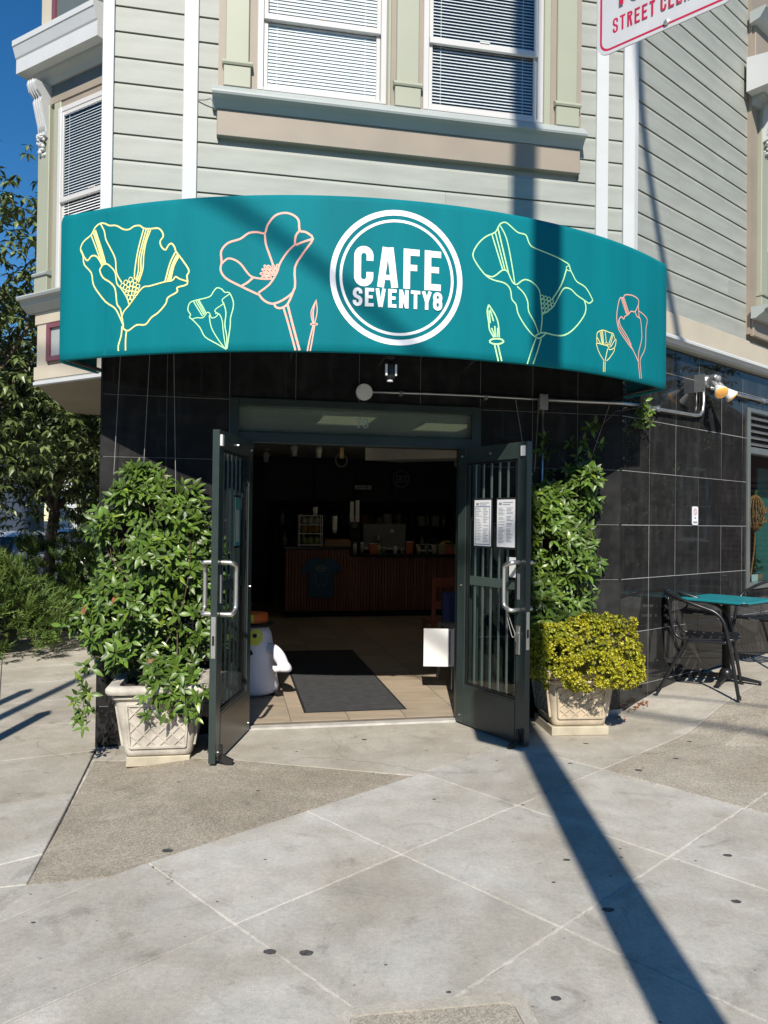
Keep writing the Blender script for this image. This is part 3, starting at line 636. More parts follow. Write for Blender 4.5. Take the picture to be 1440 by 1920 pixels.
for i in range(5):
    z = 2.37+i*.066
    part('louver_blade', MB().ex([(-.02, z), (-.016, z-.008), (.04, z+.042), (.045, z+.05)], WX0+.05, WX1), K['galv'], cwn)
part('louver_backing', MB().box(WX0+.05, WX1, .06, .075, 2.345, WZ1-.04), K['dark'], cwn)

# ================================================================ THE AWNING
AR, AU, AV, AZ0, AZ1 = 3.58, .14, 2.40, 2.575, 3.53
AHL, AHR = R(37.0), R(35.7)
def aw(s, z, off=0.0):
    a = s/AR; return (AU+(AR+off)*math.sin(a), AV-(AR+off)*math.cos(a), z)
awn = thing('awning', 'curved teal fabric awning with line drawn poppies over the doors', 'awning', FAC)
plan = []                                                    # plan outline from the left wall end round to the right wall end
eL, eR_ = aw(-AHL*AR, 0), aw(AHR*AR, 0); na = 84
plan.append((-1.895, -.03)); plan += [(eL[0]-.045, eL[1]+.11), (eL[0]-.05, eL[1]+.06), (eL[0]-.036, eL[1]+.018)]
plan += [aw(-AHL*AR+(AHL+AHR)*AR*i/na, 0)[:2] for i in range(1, na)]
plan += [(eR_[0]+.036, eR_[1]+.018), (eR_[0]+.05, eR_[1]+.06), (eR_[0]+.045, eR_[1]+.11), (2.20, -.03)]
def inw(i, d): # inward normal offset in plan
    a = plan[max(i-1, 0)]; b = plan[min(i+1, len(plan)-1)]; L = math.hypot(b[0]-a[0], b[1]-a[1]); return (plan[i][0]-(b[1]-a[1])/L*d, plan[i][1]+(b[0]-a[0])/L*d)
mb = MB(); npn = len(plan)
rows = [(0.03, AZ0-.002), (.012, AZ0-.010), (0.0, AZ0), (0, AZ0+.05), (0, AZ1-.045), (.004, AZ1-.025), (.014, AZ1-.008), (.03, AZ1), (.09, AZ1+.012)]
for d, z in rows: mb.v += [(*inw(i, d), z) for i in range(npn)]
mb.f = [(r_*npn+i, r_*npn+i+1, (r_+1)*npn+i+1, (r_+1)*npn+i) for r_ in range(len(rows)-1) for i in range(npn-1)]
base = len(mb.v); mb.v += [(max(-1.88, min(2.2, inw(i, .09)[0])), -.035, AZ1+.18) for i in range(npn)]
mb.f += [((len(rows)-1)*npn+i, (len(rows)-1)*npn+i+1, base+i+1, base+i) for i in range(npn-1)]
o = link('canopy', mb.raw('canopy', K['teal'], True), awn)
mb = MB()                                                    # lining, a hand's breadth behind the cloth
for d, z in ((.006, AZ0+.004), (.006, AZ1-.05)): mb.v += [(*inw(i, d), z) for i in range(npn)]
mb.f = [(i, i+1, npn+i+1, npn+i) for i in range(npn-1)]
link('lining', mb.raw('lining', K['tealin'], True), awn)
mb = MB().tube([(*inw(i, .035), AZ0+.015) for i in range(0, npn, 2)], .014, 6)
mb.tube([(*inw(i, .05), AZ1-.04) for i in range(0, npn, 2)], .014, 6)
part('frame_rail', mb, K['galv'], awn, smooth=True)
for i in (6, 20, 34, 48, 62, 76, 86):
    p = inw(i, .04); part('frame_strut', MB().tube([(p[0], p[1], AZ0+.02), (p[0], p[1], AZ1-.04)], .012, 6).tube([(p[0], p[1], AZ0+.25), (max(-1.8, min(2.1, p[0])), -.01, AZ0+.32)], .012, 6), K['galv'], awn, smooth=True)
for s_ in (-1.98, 1.72):
    link('seam', MB().add([aw(s_-.006, AZ0+.004, .0008), aw(s_+.006, AZ0+.004, .0008), aw(s_+.006, AZ1-.05, .0008), aw(s_-.006, AZ1-.05, .0008)], [(0, 1, 2, 3)]).raw('seam', K['teal']), awn)
ART = [
('big_yellow_poppy','yellow',0.0095,[
[(-1.841,2.755),(-1.876,2.824),(-1.911,2.873),(-1.981,2.918),(-2.06,3.006),(-2.084,3.05),(-2.099,3.115),(-2.158,3.174),(-2.17,3.233),(-2.192,3.278),(-2.168,3.323),(-2.104,3.359),(-2.075,3.4),(-2.036,3.422),(-1.997,3.418),(-1.959,3.4),(-1.908,3.394),(-1.852,3.364),(-1.81,3.359),(-1.774,3.375),(-1.733,3.375),(-1.703,3.355),(-1.657,3.348),(-1.6,3.346),(-1.571,3.316),(-1.568,3.29),(-1.587,3.264),(-1.578,3.23),(-1.55,3.208),(-1.531,3.234),(-1.509,3.245),(-1.487,3.219),(-1.478,3.193),(-1.436,3.14),(-1.395,3.082),(-1.392,3.057),(-1.403,3.038),(-1.401,2.987),(-1.466,2.97),(-1.466,2.943),(-1.528,2.911),(-1.542,2.874),(-1.591,2.823),(-1.641,2.793),(-1.681,2.752),(-1.745,2.753),(-1.804,2.721),(-1.84,2.737),(-1.841,2.755)],
[(-2.188,3.273),(-2.159,3.222),(-2.131,3.197),(-2.098,3.222),(-2.058,3.215),(-2.025,3.174),(-2.014,3.147),(-2.03,3.123),(-2.003,3.073),(-1.945,3.036),(-1.907,2.991),(-1.892,2.897),(-1.867,2.864),(-1.854,2.817),(-1.841,2.755)],
[(-2.011,3.152),(-1.979,3.159),(-1.941,3.134),(-1.909,3.095),(-1.895,3.026),(-1.863,2.993),(-1.82,2.933),(-1.801,2.885)],
[(-2.03,3.42),(-1.999,3.369),(-1.986,3.316),(-1.956,3.265),(-1.91,3.183),(-1.899,3.094),(-1.858,3.028)],
[(-2.104,3.356),(-2.052,3.245),(-2.018,3.168)],
[(-2.087,3.37),(-2.039,3.254),(-2.005,3.162)],
[(-2.078,3.382),(-2.028,3.255),(-1.995,3.161)],
[(-2.07,3.386),(-2.013,3.246),(-1.984,3.162)],
[(-1.703,3.353),(-1.731,3.263),(-1.75,3.183),(-1.763,3.097),(-1.765,3.046)],
[(-1.686,3.346),(-1.713,3.256),(-1.735,3.172),(-1.737,3.095),(-1.753,3.035)],
[(-1.668,3.344),(-1.696,3.265),(-1.72,3.165),(-1.719,3.094),(-1.744,3.029)],
[(-1.654,3.34),(-1.684,3.269),(-1.7,3.184),(-1.705,3.098),(-1.735,3.018)],
[(-1.483,3.188),(-1.518,3.12),(-1.549,3.01)],
[(-1.472,3.172),(-1.504,3.109),(-1.533,3.012)],
[(-1.457,3.161),(-1.49,3.103),(-1.511,3.013)],
[(-1.465,3.167),(-1.499,3.103),(-1.522,3.014)],
[(-1.851,2.817),(-1.836,2.847),(-1.795,2.885),(-1.725,2.966),(-1.691,2.989),(-1.656,2.99),(-1.549,3.01),(-1.5,3.015),(-1.478,3.037),(-1.451,3.022),(-1.402,3.005)],
[(-1.85,2.753),(-1.855,2.694),(-1.875,2.633),(-1.874,2.597)],
[(-1.816,2.722),(-1.822,2.661),(-1.821,2.597)],
[(-1.839,3.003),(-1.845,2.995),(-1.854,2.992),(-1.862,2.997),(-1.865,3.006),(-1.862,3.016),(-1.854,3.022),(-1.844,3.021),(-1.838,3.013),(-1.839,3.003)],
[(-1.815,3.021),(-1.821,3.013),(-1.83,3.011),(-1.838,3.016),(-1.841,3.025),(-1.838,3.035),(-1.83,3.04),(-1.82,3.039),(-1.815,3.032),(-1.815,3.021)],
[(-1.779,3.036),(-1.785,3.028),(-1.795,3.026),(-1.803,3.031),(-1.805,3.04),(-1.802,3.05),(-1.794,3.055),(-1.785,3.054),(-1.779,3.047),(-1.779,3.036)],
[(-1.746,3.026),(-1.753,3.018),(-1.762,3.016),(-1.77,3.02),(-1.772,3.03),(-1.769,3.039),(-1.761,3.045),(-1.752,3.044),(-1.746,3.036),(-1.746,3.026)],
[(-1.817,2.991),(-1.824,2.983),(-1.833,2.98),(-1.841,2.985),(-1.844,2.994),(-1.84,3.004),(-1.832,3.01),(-1.823,3.008),(-1.817,3.001),(-1.817,2.991)],
[(-1.794,3.007),(-1.8,2.999),(-1.809,2.996),(-1.817,3.001),(-1.82,3.01),(-1.816,3.02),(-1.808,3.026),(-1.799,3.024),(-1.793,3.017),(-1.794,3.007)],
[(-1.77,3.007),(-1.776,2.999),(-1.785,2.997),(-1.793,3.002),(-1.796,3.011),(-1.793,3.021),(-1.784,3.026),(-1.775,3.025),(-1.77,3.018),(-1.77,3.007)],
[(-1.749,2.998),(-1.755,2.99),(-1.764,2.988),(-1.772,2.992),(-1.775,3.002),(-1.771,3.011),(-1.763,3.017),(-1.754,3.016),(-1.749,3.008),(-1.749,2.998)],
[(-1.725,2.989),(-1.731,2.98),(-1.74,2.978),(-1.748,2.983),(-1.751,2.992),(-1.748,3.002),(-1.74,3.007),(-1.731,3.006),(-1.725,2.999),(-1.725,2.989)],
[(-1.799,2.974),(-1.805,2.966),(-1.814,2.963),(-1.822,2.968),(-1.825,2.977),(-1.822,2.987),(-1.814,2.993),(-1.804,2.992),(-1.799,2.984),(-1.799,2.974)],
[(-1.775,2.98),(-1.781,2.972),(-1.791,2.969),(-1.798,2.974),(-1.801,2.983),(-1.798,2.993),(-1.79,2.999),(-1.781,2.997),(-1.775,2.99),(-1.775,2.98)],
[(-1.751,2.975),(-1.758,2.967),(-1.767,2.965),(-1.775,2.969),(-1.777,2.979),(-1.774,2.989),(-1.766,2.994),(-1.757,2.993),(-1.751,2.985),(-1.751,2.975)],
[(-1.731,2.966),(-1.737,2.958),(-1.746,2.956),(-1.754,2.96),(-1.757,2.969),(-1.753,2.979),(-1.745,2.985),(-1.736,2.984),(-1.73,2.976),(-1.731,2.966)],
[(-1.805,2.956),(-1.811,2.948),(-1.82,2.946),(-1.828,2.95),(-1.831,2.96),(-1.828,2.97),(-1.819,2.975),(-1.81,2.974),(-1.804,2.967),(-1.805,2.956)],
[(-1.781,2.949),(-1.787,2.941),(-1.796,2.939),(-1.804,2.943),(-1.807,2.953),(-1.803,2.963),(-1.795,2.968),(-1.786,2.967),(-1.78,2.96),(-1.781,2.949)],
[(-1.757,2.948),(-1.763,2.939),(-1.772,2.937),(-1.78,2.942),(-1.783,2.951),(-1.779,2.961),(-1.771,2.966),(-1.762,2.965),(-1.757,2.958),(-1.757,2.948)],
[(-1.739,2.946),(-1.745,2.938),(-1.754,2.936),(-1.762,2.94),(-1.765,2.95),(-1.762,2.959),(-1.754,2.965),(-1.745,2.964),(-1.739,2.956),(-1.739,2.946)],
[(-1.789,2.924),(-1.795,2.916),(-1.804,2.914),(-1.812,2.918),(-1.815,2.928),(-1.812,2.938),(-1.804,2.943),(-1.795,2.942),(-1.789,2.935),(-1.789,2.924)],
[(-1.768,2.923),(-1.774,2.915),(-1.784,2.912),(-1.791,2.917),(-1.794,2.926),(-1.791,2.936),(-1.783,2.942),(-1.774,2.94),(-1.768,2.933),(-1.768,2.923)],
[(-1.781,2.901),(-1.787,2.893),(-1.796,2.89),(-1.804,2.895),(-1.807,2.904),(-1.804,2.914),(-1.795,2.92),(-1.786,2.918),(-1.781,2.911),(-1.781,2.901)],
]),
('small_green_poppy','green',0.006,[
[(-1.142,2.58),(-1.205,2.616),(-1.279,2.659),(-1.313,2.717),(-1.361,2.766),(-1.382,2.783),(-1.375,2.799),(-1.393,2.828),(-1.383,2.869),(-1.349,2.884),(-1.256,2.903),(-1.23,2.934),(-1.207,2.957),(-1.177,2.948),(-1.157,2.928),(-1.128,2.924),(-1.104,2.873),(-1.104,2.829),(-1.119,2.772),(-1.121,2.715),(-1.139,2.583)],
[(-1.364,2.77),(-1.334,2.778),(-1.294,2.777),(-1.268,2.808),(-1.251,2.801),(-1.24,2.775),(-1.214,2.778),(-1.191,2.796),(-1.171,2.754),(-1.163,2.685),(-1.146,2.589)],
[(-1.254,2.791),(-1.24,2.718),(-1.199,2.647),(-1.149,2.583)],
[(-1.191,2.796),(-1.218,2.813),(-1.208,2.831),(-1.166,2.859),(-1.173,2.884),(-1.124,2.919)],
[(-1.166,2.868),(-1.148,2.805),(-1.154,2.729),(-1.14,2.653),(-1.141,2.589)],
[(-1.214,2.797),(-1.205,2.806)],
[(-1.357,2.878),(-1.297,2.786)],
[(-1.341,2.88),(-1.287,2.792)],
[(-1.33,2.886),(-1.282,2.799)],
[(-1.322,2.886),(-1.274,2.805)],
]),
('big_coral_poppy','coral',0.0125,[
[(-0.951,2.912),(-1.06,2.964),(-1.152,3.014),(-1.186,3.065),(-1.18,3.116),(-1.184,3.18),(-1.142,3.229),(-1.065,3.252),(-1.014,3.286),(-0.962,3.291),(-0.914,3.284),(-0.899,3.331),(-0.856,3.388),(-0.799,3.407),(-0.749,3.397),(-0.71,3.363),(-0.702,3.3),(-0.665,3.291),(-0.622,3.251),(-0.676,3.168),(-0.728,3.076),(-0.727,2.95),(-0.779,2.89),(-0.855,2.855),(-0.912,2.874),(-0.947,2.915)],
[(-0.702,3.3),(-0.725,3.268),(-0.727,3.215),(-0.69,3.228),(-0.624,3.251)],
[(-0.73,3.215),(-0.777,3.167),(-0.82,3.098),(-0.838,3.041),(-0.882,2.972),(-0.948,2.922)],
[(-0.914,3.284),(-0.907,3.218),(-0.884,3.154),(-0.861,3.091)],
[(-1.18,3.103),(-1.141,3.134),(-1.095,3.123),(-1.056,3.094),(-1.016,3.042),(-0.984,3.017),(-0.92,3.006),(-0.863,3.006)],
[(-0.984,3.013),(-1.016,2.985),(-1.054,2.964)],
[(-0.73,2.947),(-0.754,2.884),(-0.776,2.846),(-0.81,2.828),(-0.838,2.833),(-0.851,2.852)],
[(-0.794,2.83),(-0.765,2.739),(-0.718,2.573)],
[(-0.769,2.849),(-0.74,2.739),(-0.693,2.573)],
[(-0.897,3.063),(-0.902,3.064),(-0.909,3.07),(-0.914,3.079),(-0.915,3.087),(-0.911,3.089),(-0.905,3.085),(-0.899,3.077),(-0.895,3.068),(-0.897,3.063)],
[(-0.873,3.064),(-0.879,3.064),(-0.886,3.07),(-0.892,3.078),(-0.894,3.085),(-0.89,3.088),(-0.884,3.085),(-0.876,3.077),(-0.872,3.069),(-0.873,3.064)],
[(-0.852,3.065),(-0.857,3.066),(-0.862,3.074),(-0.866,3.084),(-0.865,3.091),(-0.861,3.093),(-0.855,3.088),(-0.851,3.078),(-0.85,3.069),(-0.852,3.065)],
[(-0.837,3.064),(-0.841,3.068),(-0.842,3.077),(-0.84,3.087),(-0.836,3.093),(-0.832,3.092),(-0.829,3.085),(-0.83,3.075),(-0.833,3.067),(-0.837,3.064)],
[(-0.902,3.048),(-0.907,3.047),(-0.916,3.05),(-0.924,3.057),(-0.928,3.063),(-0.925,3.067),(-0.918,3.066),(-0.909,3.06),(-0.902,3.054),(-0.902,3.048)],
[(-0.879,3.046),(-0.884,3.044),(-0.893,3.047),(-0.901,3.052),(-0.906,3.059),(-0.904,3.062),(-0.896,3.062),(-0.887,3.058),(-0.88,3.052),(-0.879,3.046)],
[(-0.859,3.046),(-0.865,3.045),(-0.873,3.05),(-0.879,3.058),(-0.882,3.065),(-0.879,3.068),(-0.872,3.066),(-0.864,3.059),(-0.859,3.051),(-0.859,3.046)],
[(-0.844,3.042),(-0.849,3.044),(-0.853,3.052),(-0.855,3.062),(-0.854,3.07),(-0.85,3.071),(-0.845,3.065),(-0.841,3.056),(-0.841,3.047),(-0.844,3.042)],
[(-0.909,3.033),(-0.913,3.03),(-0.922,3.03),(-0.932,3.032),(-0.938,3.037),(-0.937,3.041),(-0.93,3.043),(-0.92,3.042),(-0.911,3.038),(-0.909,3.033)],
[(-0.883,3.032),(-0.887,3.028),(-0.896,3.027),(-0.906,3.029),(-0.913,3.033),(-0.912,3.037),(-0.905,3.04),(-0.895,3.039),(-0.886,3.036),(-0.883,3.032)],
[(-0.861,3.032),(-0.865,3.028),(-0.875,3.028),(-0.885,3.031),(-0.891,3.035),(-0.89,3.04),(-0.883,3.041),(-0.872,3.04),(-0.864,3.036),(-0.861,3.032)],
[(-0.847,3.023),(-0.853,3.023),(-0.86,3.029),(-0.866,3.037),(-0.868,3.044),(-0.864,3.047),(-0.858,3.044),(-0.851,3.036),(-0.847,3.028),(-0.847,3.023)],
[(-0.899,3.016),(-0.902,3.012),(-0.911,3.01),(-0.921,3.01),(-0.928,3.014),(-0.928,3.018),(-0.922,3.021),(-0.911,3.022),(-0.902,3.02),(-0.899,3.016)],
[(-0.87,3.014),(-0.874,3.01),(-0.883,3.008),(-0.893,3.009),(-0.9,3.012),(-0.9,3.017),(-0.893,3.02),(-0.883,3.021),(-0.874,3.018),(-0.87,3.014)],
]),
('coral_bud','coral',0.0085,[
[(-0.597,2.88),(-0.625,2.816),(-0.624,2.772),(-0.611,2.735),(-0.599,2.76),(-0.59,2.817),(-0.597,2.88)],
[(-0.603,2.867),(-0.615,2.804),(-0.61,2.741)],
[(-0.587,2.734),(-0.591,2.729),(-0.604,2.727),(-0.618,2.727),(-0.628,2.731),(-0.628,2.735),(-0.619,2.739),(-0.604,2.74),(-0.592,2.738),(-0.587,2.734)],
[(-0.613,2.725),(-0.632,2.646),(-0.646,2.57)],
[(-0.605,2.725),(-0.616,2.646),(-0.629,2.571)],
]),
('big_green_poppy','green',0.0088,[
[(0.841,2.75),(0.804,2.774),(0.752,2.825),(0.707,2.888),(0.692,2.942),(0.66,2.975),(0.648,3.035),(0.606,3.07),(0.523,3.081),(0.462,3.111),(0.395,3.188),(0.384,3.236),(0.42,3.3),(0.473,3.35),(0.537,3.386),(0.567,3.439),(0.608,3.458),(0.651,3.436),(0.701,3.407),(0.759,3.401),(0.782,3.358),(0.812,3.331),(0.903,3.314),(1.014,3.295),(1.064,3.281),(1.11,3.266),(1.127,3.231),(1.149,3.202),(1.184,3.163),(1.264,3.138),(1.329,3.07),(1.325,3.053),(1.297,3.036),(1.256,3.049),(1.185,3.073),(1.133,3.103),(1.078,3.104),(1.042,3.064),(0.978,2.962),(0.893,2.904)],
[(1.252,3.051),(1.27,3.002),(1.249,2.94),(1.162,2.844),(1.078,2.791),(0.997,2.781),(0.91,2.787),(0.864,2.772),(0.841,2.754),(0.868,2.745),(0.902,2.764),(0.925,2.785)],
[(0.472,3.106),(0.516,3.099),(0.55,3.118),(0.591,3.151),(0.626,3.146),(0.662,3.086),(0.694,3.072),(0.734,3.102),(0.77,3.113),(0.822,3.098),(0.868,3.058),(0.88,2.996),(0.893,2.885),(0.883,2.786)],
[(0.698,3.06),(0.749,3.023),(0.779,2.971),(0.787,2.91),(0.833,2.846),(0.864,2.781)],
[(0.513,3.364),(0.591,3.154)],
[(0.537,3.38),(0.608,3.153)],
[(0.553,3.416),(0.633,3.138)],
[(0.57,3.431),(0.616,3.357),(0.653,3.215),(0.68,3.076)],
[(1.123,3.224),(1.098,3.226),(1.089,3.244),(1.114,3.254),(1.123,3.224)],
[(1.091,3.231),(1.049,3.122),(0.97,3.009)],
[(0.845,2.742),(0.813,2.663),(0.78,2.57)],
[(0.887,2.746),(0.861,2.668),(0.825,2.574)],
[(0.902,3.018),(0.9,3.01),(0.892,3.005),(0.884,3.005),(0.879,3.011),(0.878,3.019),(0.884,3.027),(0.892,3.029),(0.899,3.026),(0.902,3.018)],
[(0.931,3.016),(0.928,3.007),(0.921,3.002),(0.913,3.002),(0.907,3.008),(0.907,3.017),(0.912,3.024),(0.921,3.027),(0.928,3.024),(0.931,3.016)],
[(0.959,3.013),(0.956,3.005),(0.948,3),(0.94,3),(0.934,3.006),(0.934,3.014),(0.94,3.022),(0.948,3.024),(0.956,3.021),(0.959,3.013)],
[(0.983,3.001),(0.98,2.992),(0.972,2.987),(0.964,2.987),(0.958,2.993),(0.958,3.002),(0.963,3.009),(0.972,3.012),(0.98,3.009),(0.983,3.001)],
[(0.908,2.991),(0.905,2.982),(0.898,2.977),(0.89,2.977),(0.884,2.983),(0.884,2.992),(0.889,2.999),(0.898,3.002),(0.905,2.998),(0.908,2.991)],
[(0.935,2.991),(0.933,2.983),(0.925,2.978),(0.917,2.978),(0.911,2.984),(0.911,2.992),(0.917,3),(0.925,3.002),(0.932,2.999),(0.935,2.991)],
[(0.963,2.986),(0.96,2.977),(0.953,2.972),(0.944,2.972),(0.939,2.978),(0.938,2.987),(0.944,2.994),(0.952,2.997),(0.96,2.993),(0.963,2.986)],
[(0.991,2.98),(0.988,2.971),(0.98,2.966),(0.972,2.966),(0.966,2.972),(0.966,2.981),(0.972,2.988),(0.98,2.991),(0.988,2.988),(0.991,2.98)],
[(0.908,2.962),(0.906,2.954),(0.898,2.949),(0.89,2.949),(0.885,2.955),(0.885,2.964),(0.89,2.971),(0.898,2.973),(0.905,2.97),(0.908,2.962)],
[(0.936,2.963),(0.933,2.954),(0.926,2.949),(0.917,2.95),(0.912,2.955),(0.911,2.964),(0.917,2.971),(0.925,2.974),(0.933,2.971),(0.936,2.963)],
[(0.967,2.961),(0.964,2.952),(0.957,2.947),(0.948,2.947),(0.943,2.953),(0.943,2.962),(0.948,2.969),(0.957,2.972),(0.964,2.969),(0.967,2.961)],
[(0.913,2.932),(0.91,2.923),(0.903,2.918),(0.894,2.918),(0.889,2.924),(0.889,2.933),(0.894,2.94),(0.902,2.943),(0.91,2.939),(0.913,2.932)],
[(0.94,2.935),(0.937,2.927),(0.93,2.921),(0.921,2.922),(0.916,2.928),(0.916,2.936),(0.921,2.944),(0.929,2.946),(0.937,2.943),(0.94,2.935)],
]),
('green_bud','green',0.0095,[
[(0.495,2.92),(0.485,2.876),(0.496,2.81),(0.503,2.762),(0.534,2.716)],
[(0.495,2.92),(0.539,2.863),(0.564,2.805),(0.572,2.72)],
[(0.505,2.89),(0.53,2.819)],
[(0.497,2.883),(0.507,2.805)],
[(0.517,2.775),(0.541,2.72)],
[(0.539,2.79),(0.544,2.72)],
[(0.56,2.78),(0.557,2.721)],
[(0.603,2.698),(0.591,2.686),(0.562,2.677),(0.529,2.676),(0.507,2.683),(0.507,2.695),(0.528,2.706),(0.561,2.711),(0.591,2.708),(0.603,2.698)],
[(0.538,2.674),(0.567,2.569)],
[(0.562,2.676),(0.591,2.571)],
]),
('small_yellow_poppy','yellow',0.0065,[
[(1.452,2.666),(1.406,2.711),(1.381,2.754),(1.379,2.776),(1.448,2.775),(1.492,2.772),(1.507,2.75),(1.561,2.77),(1.578,2.811),(1.572,2.831),(1.521,2.77)],
[(1.379,2.776),(1.378,2.837),(1.396,2.859),(1.436,2.874),(1.474,2.873),(1.514,2.868),(1.548,2.866),(1.563,2.833)],
[(1.463,2.668),(1.49,2.755)],
[(1.477,2.669),(1.505,2.688),(1.558,2.746),(1.561,2.769)],
[(1.409,2.86),(1.432,2.778)],
[(1.422,2.867),(1.437,2.778)],
[(1.433,2.869),(1.447,2.78)],
[(1.46,2.873),(1.475,2.793)],
[(1.381,2.816),(1.413,2.78)],
[(1.534,2.862),(1.501,2.789)],
[(1.545,2.86),(1.515,2.78)],
[(1.492,2.788),(1.488,2.783),(1.478,2.779),(1.467,2.778),(1.46,2.781),(1.46,2.786),(1.467,2.791),(1.478,2.793),(1.488,2.792),(1.492,2.788)],
[(1.514,2.777),(1.511,2.77),(1.503,2.766),(1.494,2.766),(1.488,2.77),(1.488,2.776),(1.494,2.781),(1.503,2.784),(1.511,2.782),(1.514,2.777)],
[(1.447,2.662),(1.445,2.589)],
[(1.463,2.664),(1.462,2.591)],
]),
('small_coral_poppy','coral',0.0075,[
[(1.847,2.716),(1.785,2.783),(1.725,2.819),(1.63,2.886),(1.6,2.922),(1.584,2.989),(1.598,3.073),(1.621,3.129),(1.657,3.136),(1.676,3.16),(1.726,3.171),(1.779,3.174),(1.837,3.163),(1.848,3.131),(1.804,3.066),(1.754,3.06),(1.722,3.032),(1.678,3.009),(1.663,2.988),(1.632,2.999),(1.603,2.944),(1.667,2.881),(1.745,2.822),(1.847,2.72)],
[(1.614,2.969),(1.63,2.934),(1.705,2.876),(1.758,2.82)],
[(1.845,3.123),(1.857,3.037),(1.878,3.015),(1.895,2.891),(1.857,2.79),(1.851,2.713),(1.874,2.595)],
[(1.804,3.062),(1.829,3.036),(1.867,3.032)],
[(1.856,3.079),(1.928,3.062),(1.97,3.035),(1.952,2.97),(1.947,2.85),(1.925,2.797),(1.876,2.732),(1.884,2.661),(1.896,2.598)],
[(1.633,3.127),(1.697,3.027)],
[(1.645,3.132),(1.706,3.029)],
[(1.654,3.133),(1.716,3.031)],
[(1.667,3.136),(1.728,3.037)],
]),
]

CM = {'yellow': K['yellow'], 'coral': K['coral'], 'green': K['lime']}
for nm, c, wd, sts in ART:
    ss = []
    for s_ in sts:
        tiny = max(p[0] for p in s_)-min(p[0] for p in s_) < .05 and s_[0] == s_[-1]
        ss.append((smoothpts(s_, 3 if len(s_) < 60 else 2), wd*(.62 if tiny else random.uniform(.9, 1.12))))
    part_ = link(nm, strokes_mesh(ss, aw, .0016, .00006).raw(nm, CM[c]), awn); part_['label'] = nm.replace('_', ' ')+' drawing on the awning'
LC, LZ = -.102, 3.037
def logo(fmap, cx, cz, sc, off):
    st = [([(cx+(.398*sc)*math.cos(2*math.pi*i/72), cz+(.398*sc)*math.sin(2*math.pi*i/72)) for i in range(73)], .034*sc), ([(cx+(.348*sc)*math.cos(2*math.pi*i/72), cz+(.348*sc)*math.sin(2*math.pi*i/72)) for i in range(73)], .017*sc)]
    for pts, t_ in text_strokes([('C', -.268, .117), ('A', -.127, .130), ('F', .035, .100), ('E', .168, .105)], .246, .042): st.append(([(cx+p[0]*sc, cz+(p[1]-.064)*sc) for p in pts], t_*sc))
    x = lambda v: -.274+(v-275)/890*.556
    ws = [('S', 275, 368), ('E', 393, 480), ('V', 496, 596), ('E', 620, 703), ('N', 730, 823), ('T', 846, 940), ('Y', 955, 1058), ('8', 1072, 1166)]
    for pts, t_ in text_strokes([(c, x(a), x(b)-x(a)) for c, a, b in ws], .113, .0215): st.append(([(cx+p[0]*sc, cz+(p[1]-.186)*sc) for p in pts], t_*sc))
    return strokes_mesh(st, fmap, off)
o = link('cafe_logo', logo(aw, LC, LZ, 1.0, .0016).raw('cafe_logo', K['vwhite']), awn); o['label'] = 'round white CAFE SEVENTY8 logo printed on the awning'
# camera hung under the awning
cm = thing('security_camera', 'small dark bullet security camera under the awning edge', 'camera', FAC @ Matrix.Translation((.03, -1.02, 2.52)))
part('mount', MB().lathe([(.03, .07), (.03, .055), (.012, .05), (.012, .02)], 14), K['blackm'], cm, smooth=True)
part('body', MB().lathe([(.001, .03), (.03, .028), (.036, .015), (.036, -.06), (.03, -.075), (.001, -.08)], 18), K['black'], cm, smooth=True)
part('lens_hood', MB().box(-.036, -.025, -.04, -.02, -.06, .01).box(.025, .036, -.04, -.02, -.06, .01).lathe([(.001, -.08), (.018, -.08), (.02, -.092), (.001, -.094)], 12), K['wplast'], cm)
# round box, conduit and junction box under the awning
rb = thing('round_junction_box', 'round pale junction box on the tile above the doors', 'junction box', FAC @ Matrix.Translation((.035, 0, 2.524)))
part('cover', MB().lathe([(.062, -.002), (.064, -.03), (.06, -.036), (.001, -.038)], 28, ax='y'), K['wplast'], rb, smooth=False)
part('screw', MB().lathe([(.005, -.038), (.004, -.041)], 8, (.035, 0, -.03), 'y').lathe([(.005, -.038), (.004, -.041)], 8, (-.035, 0, .03), 'y'), K['steel'], rb)
cd = thing('conduit_pipe', 'galvanised conduit pipe running along the black tiles to the floodlight', 'conduit')
r0 = FAC @ Vector((2.165, -.03, 2.525)); r1 = RWF @ Vector((.02, -.03, 2.525))
pa = [FAC @ Vector((u, -.025, 2.524+.01*math.sin(u*2))) for u in (.10, .5, .9, 1.3, 1.445)]
pb = [FAC @ Vector((u, -.025, 2.527)) for u in (1.505, 1.8, 2.1)]+[r0, r1]+[RWF @ Vector(p) for p in ((.15, -.03, 2.53), (.6, -.03, 2.535), (1.18, -.03, 2.545), (1.25, -.03, 2.555), (1.30, -.03, 2.60), (1.315, -.03, 2.66), (1.315, -.03, 2.83))]
pc = [RWF @ Vector((1.45, -.03, 2.83)), RWF @ Vector((2.2, -.03, 2.835)), RWF @ Vector((6, -.03, 2.85))]
pd = [FAC @ Vector((1.475, -.025, 2.44)), FAC @ Vector((1.475, -.025, 1.2))]
for nm, p, r_ in (('pipe', pa, .009), ('pipe', pb, .0145), ('pipe', pc, .0145), ('drop_pipe', pd, .009)): part(nm, MB().tube(p, r_, 10), K['galv'], cd, smooth=True)
part('junction_box', MB().cbox(1.44, 1.51, -.055, 0, 2.445, 2.57, .005), K['galv'], cd, FAC)
for u in (.32, 1.0): part('strap', MB().box(u-.012, u+.012, -.038, 0, 2.508, 2.54), K['galv'], cd, FAC)
for s_ in (.5, 1.9, 2.6): part('strap', MB().box(s_-.012, s_+.012, -.048, 0, 2.51 if s_ < 1 else 2.81, 2.56 if s_ < 1 else 2.86), K['galv'], cd, RWF)
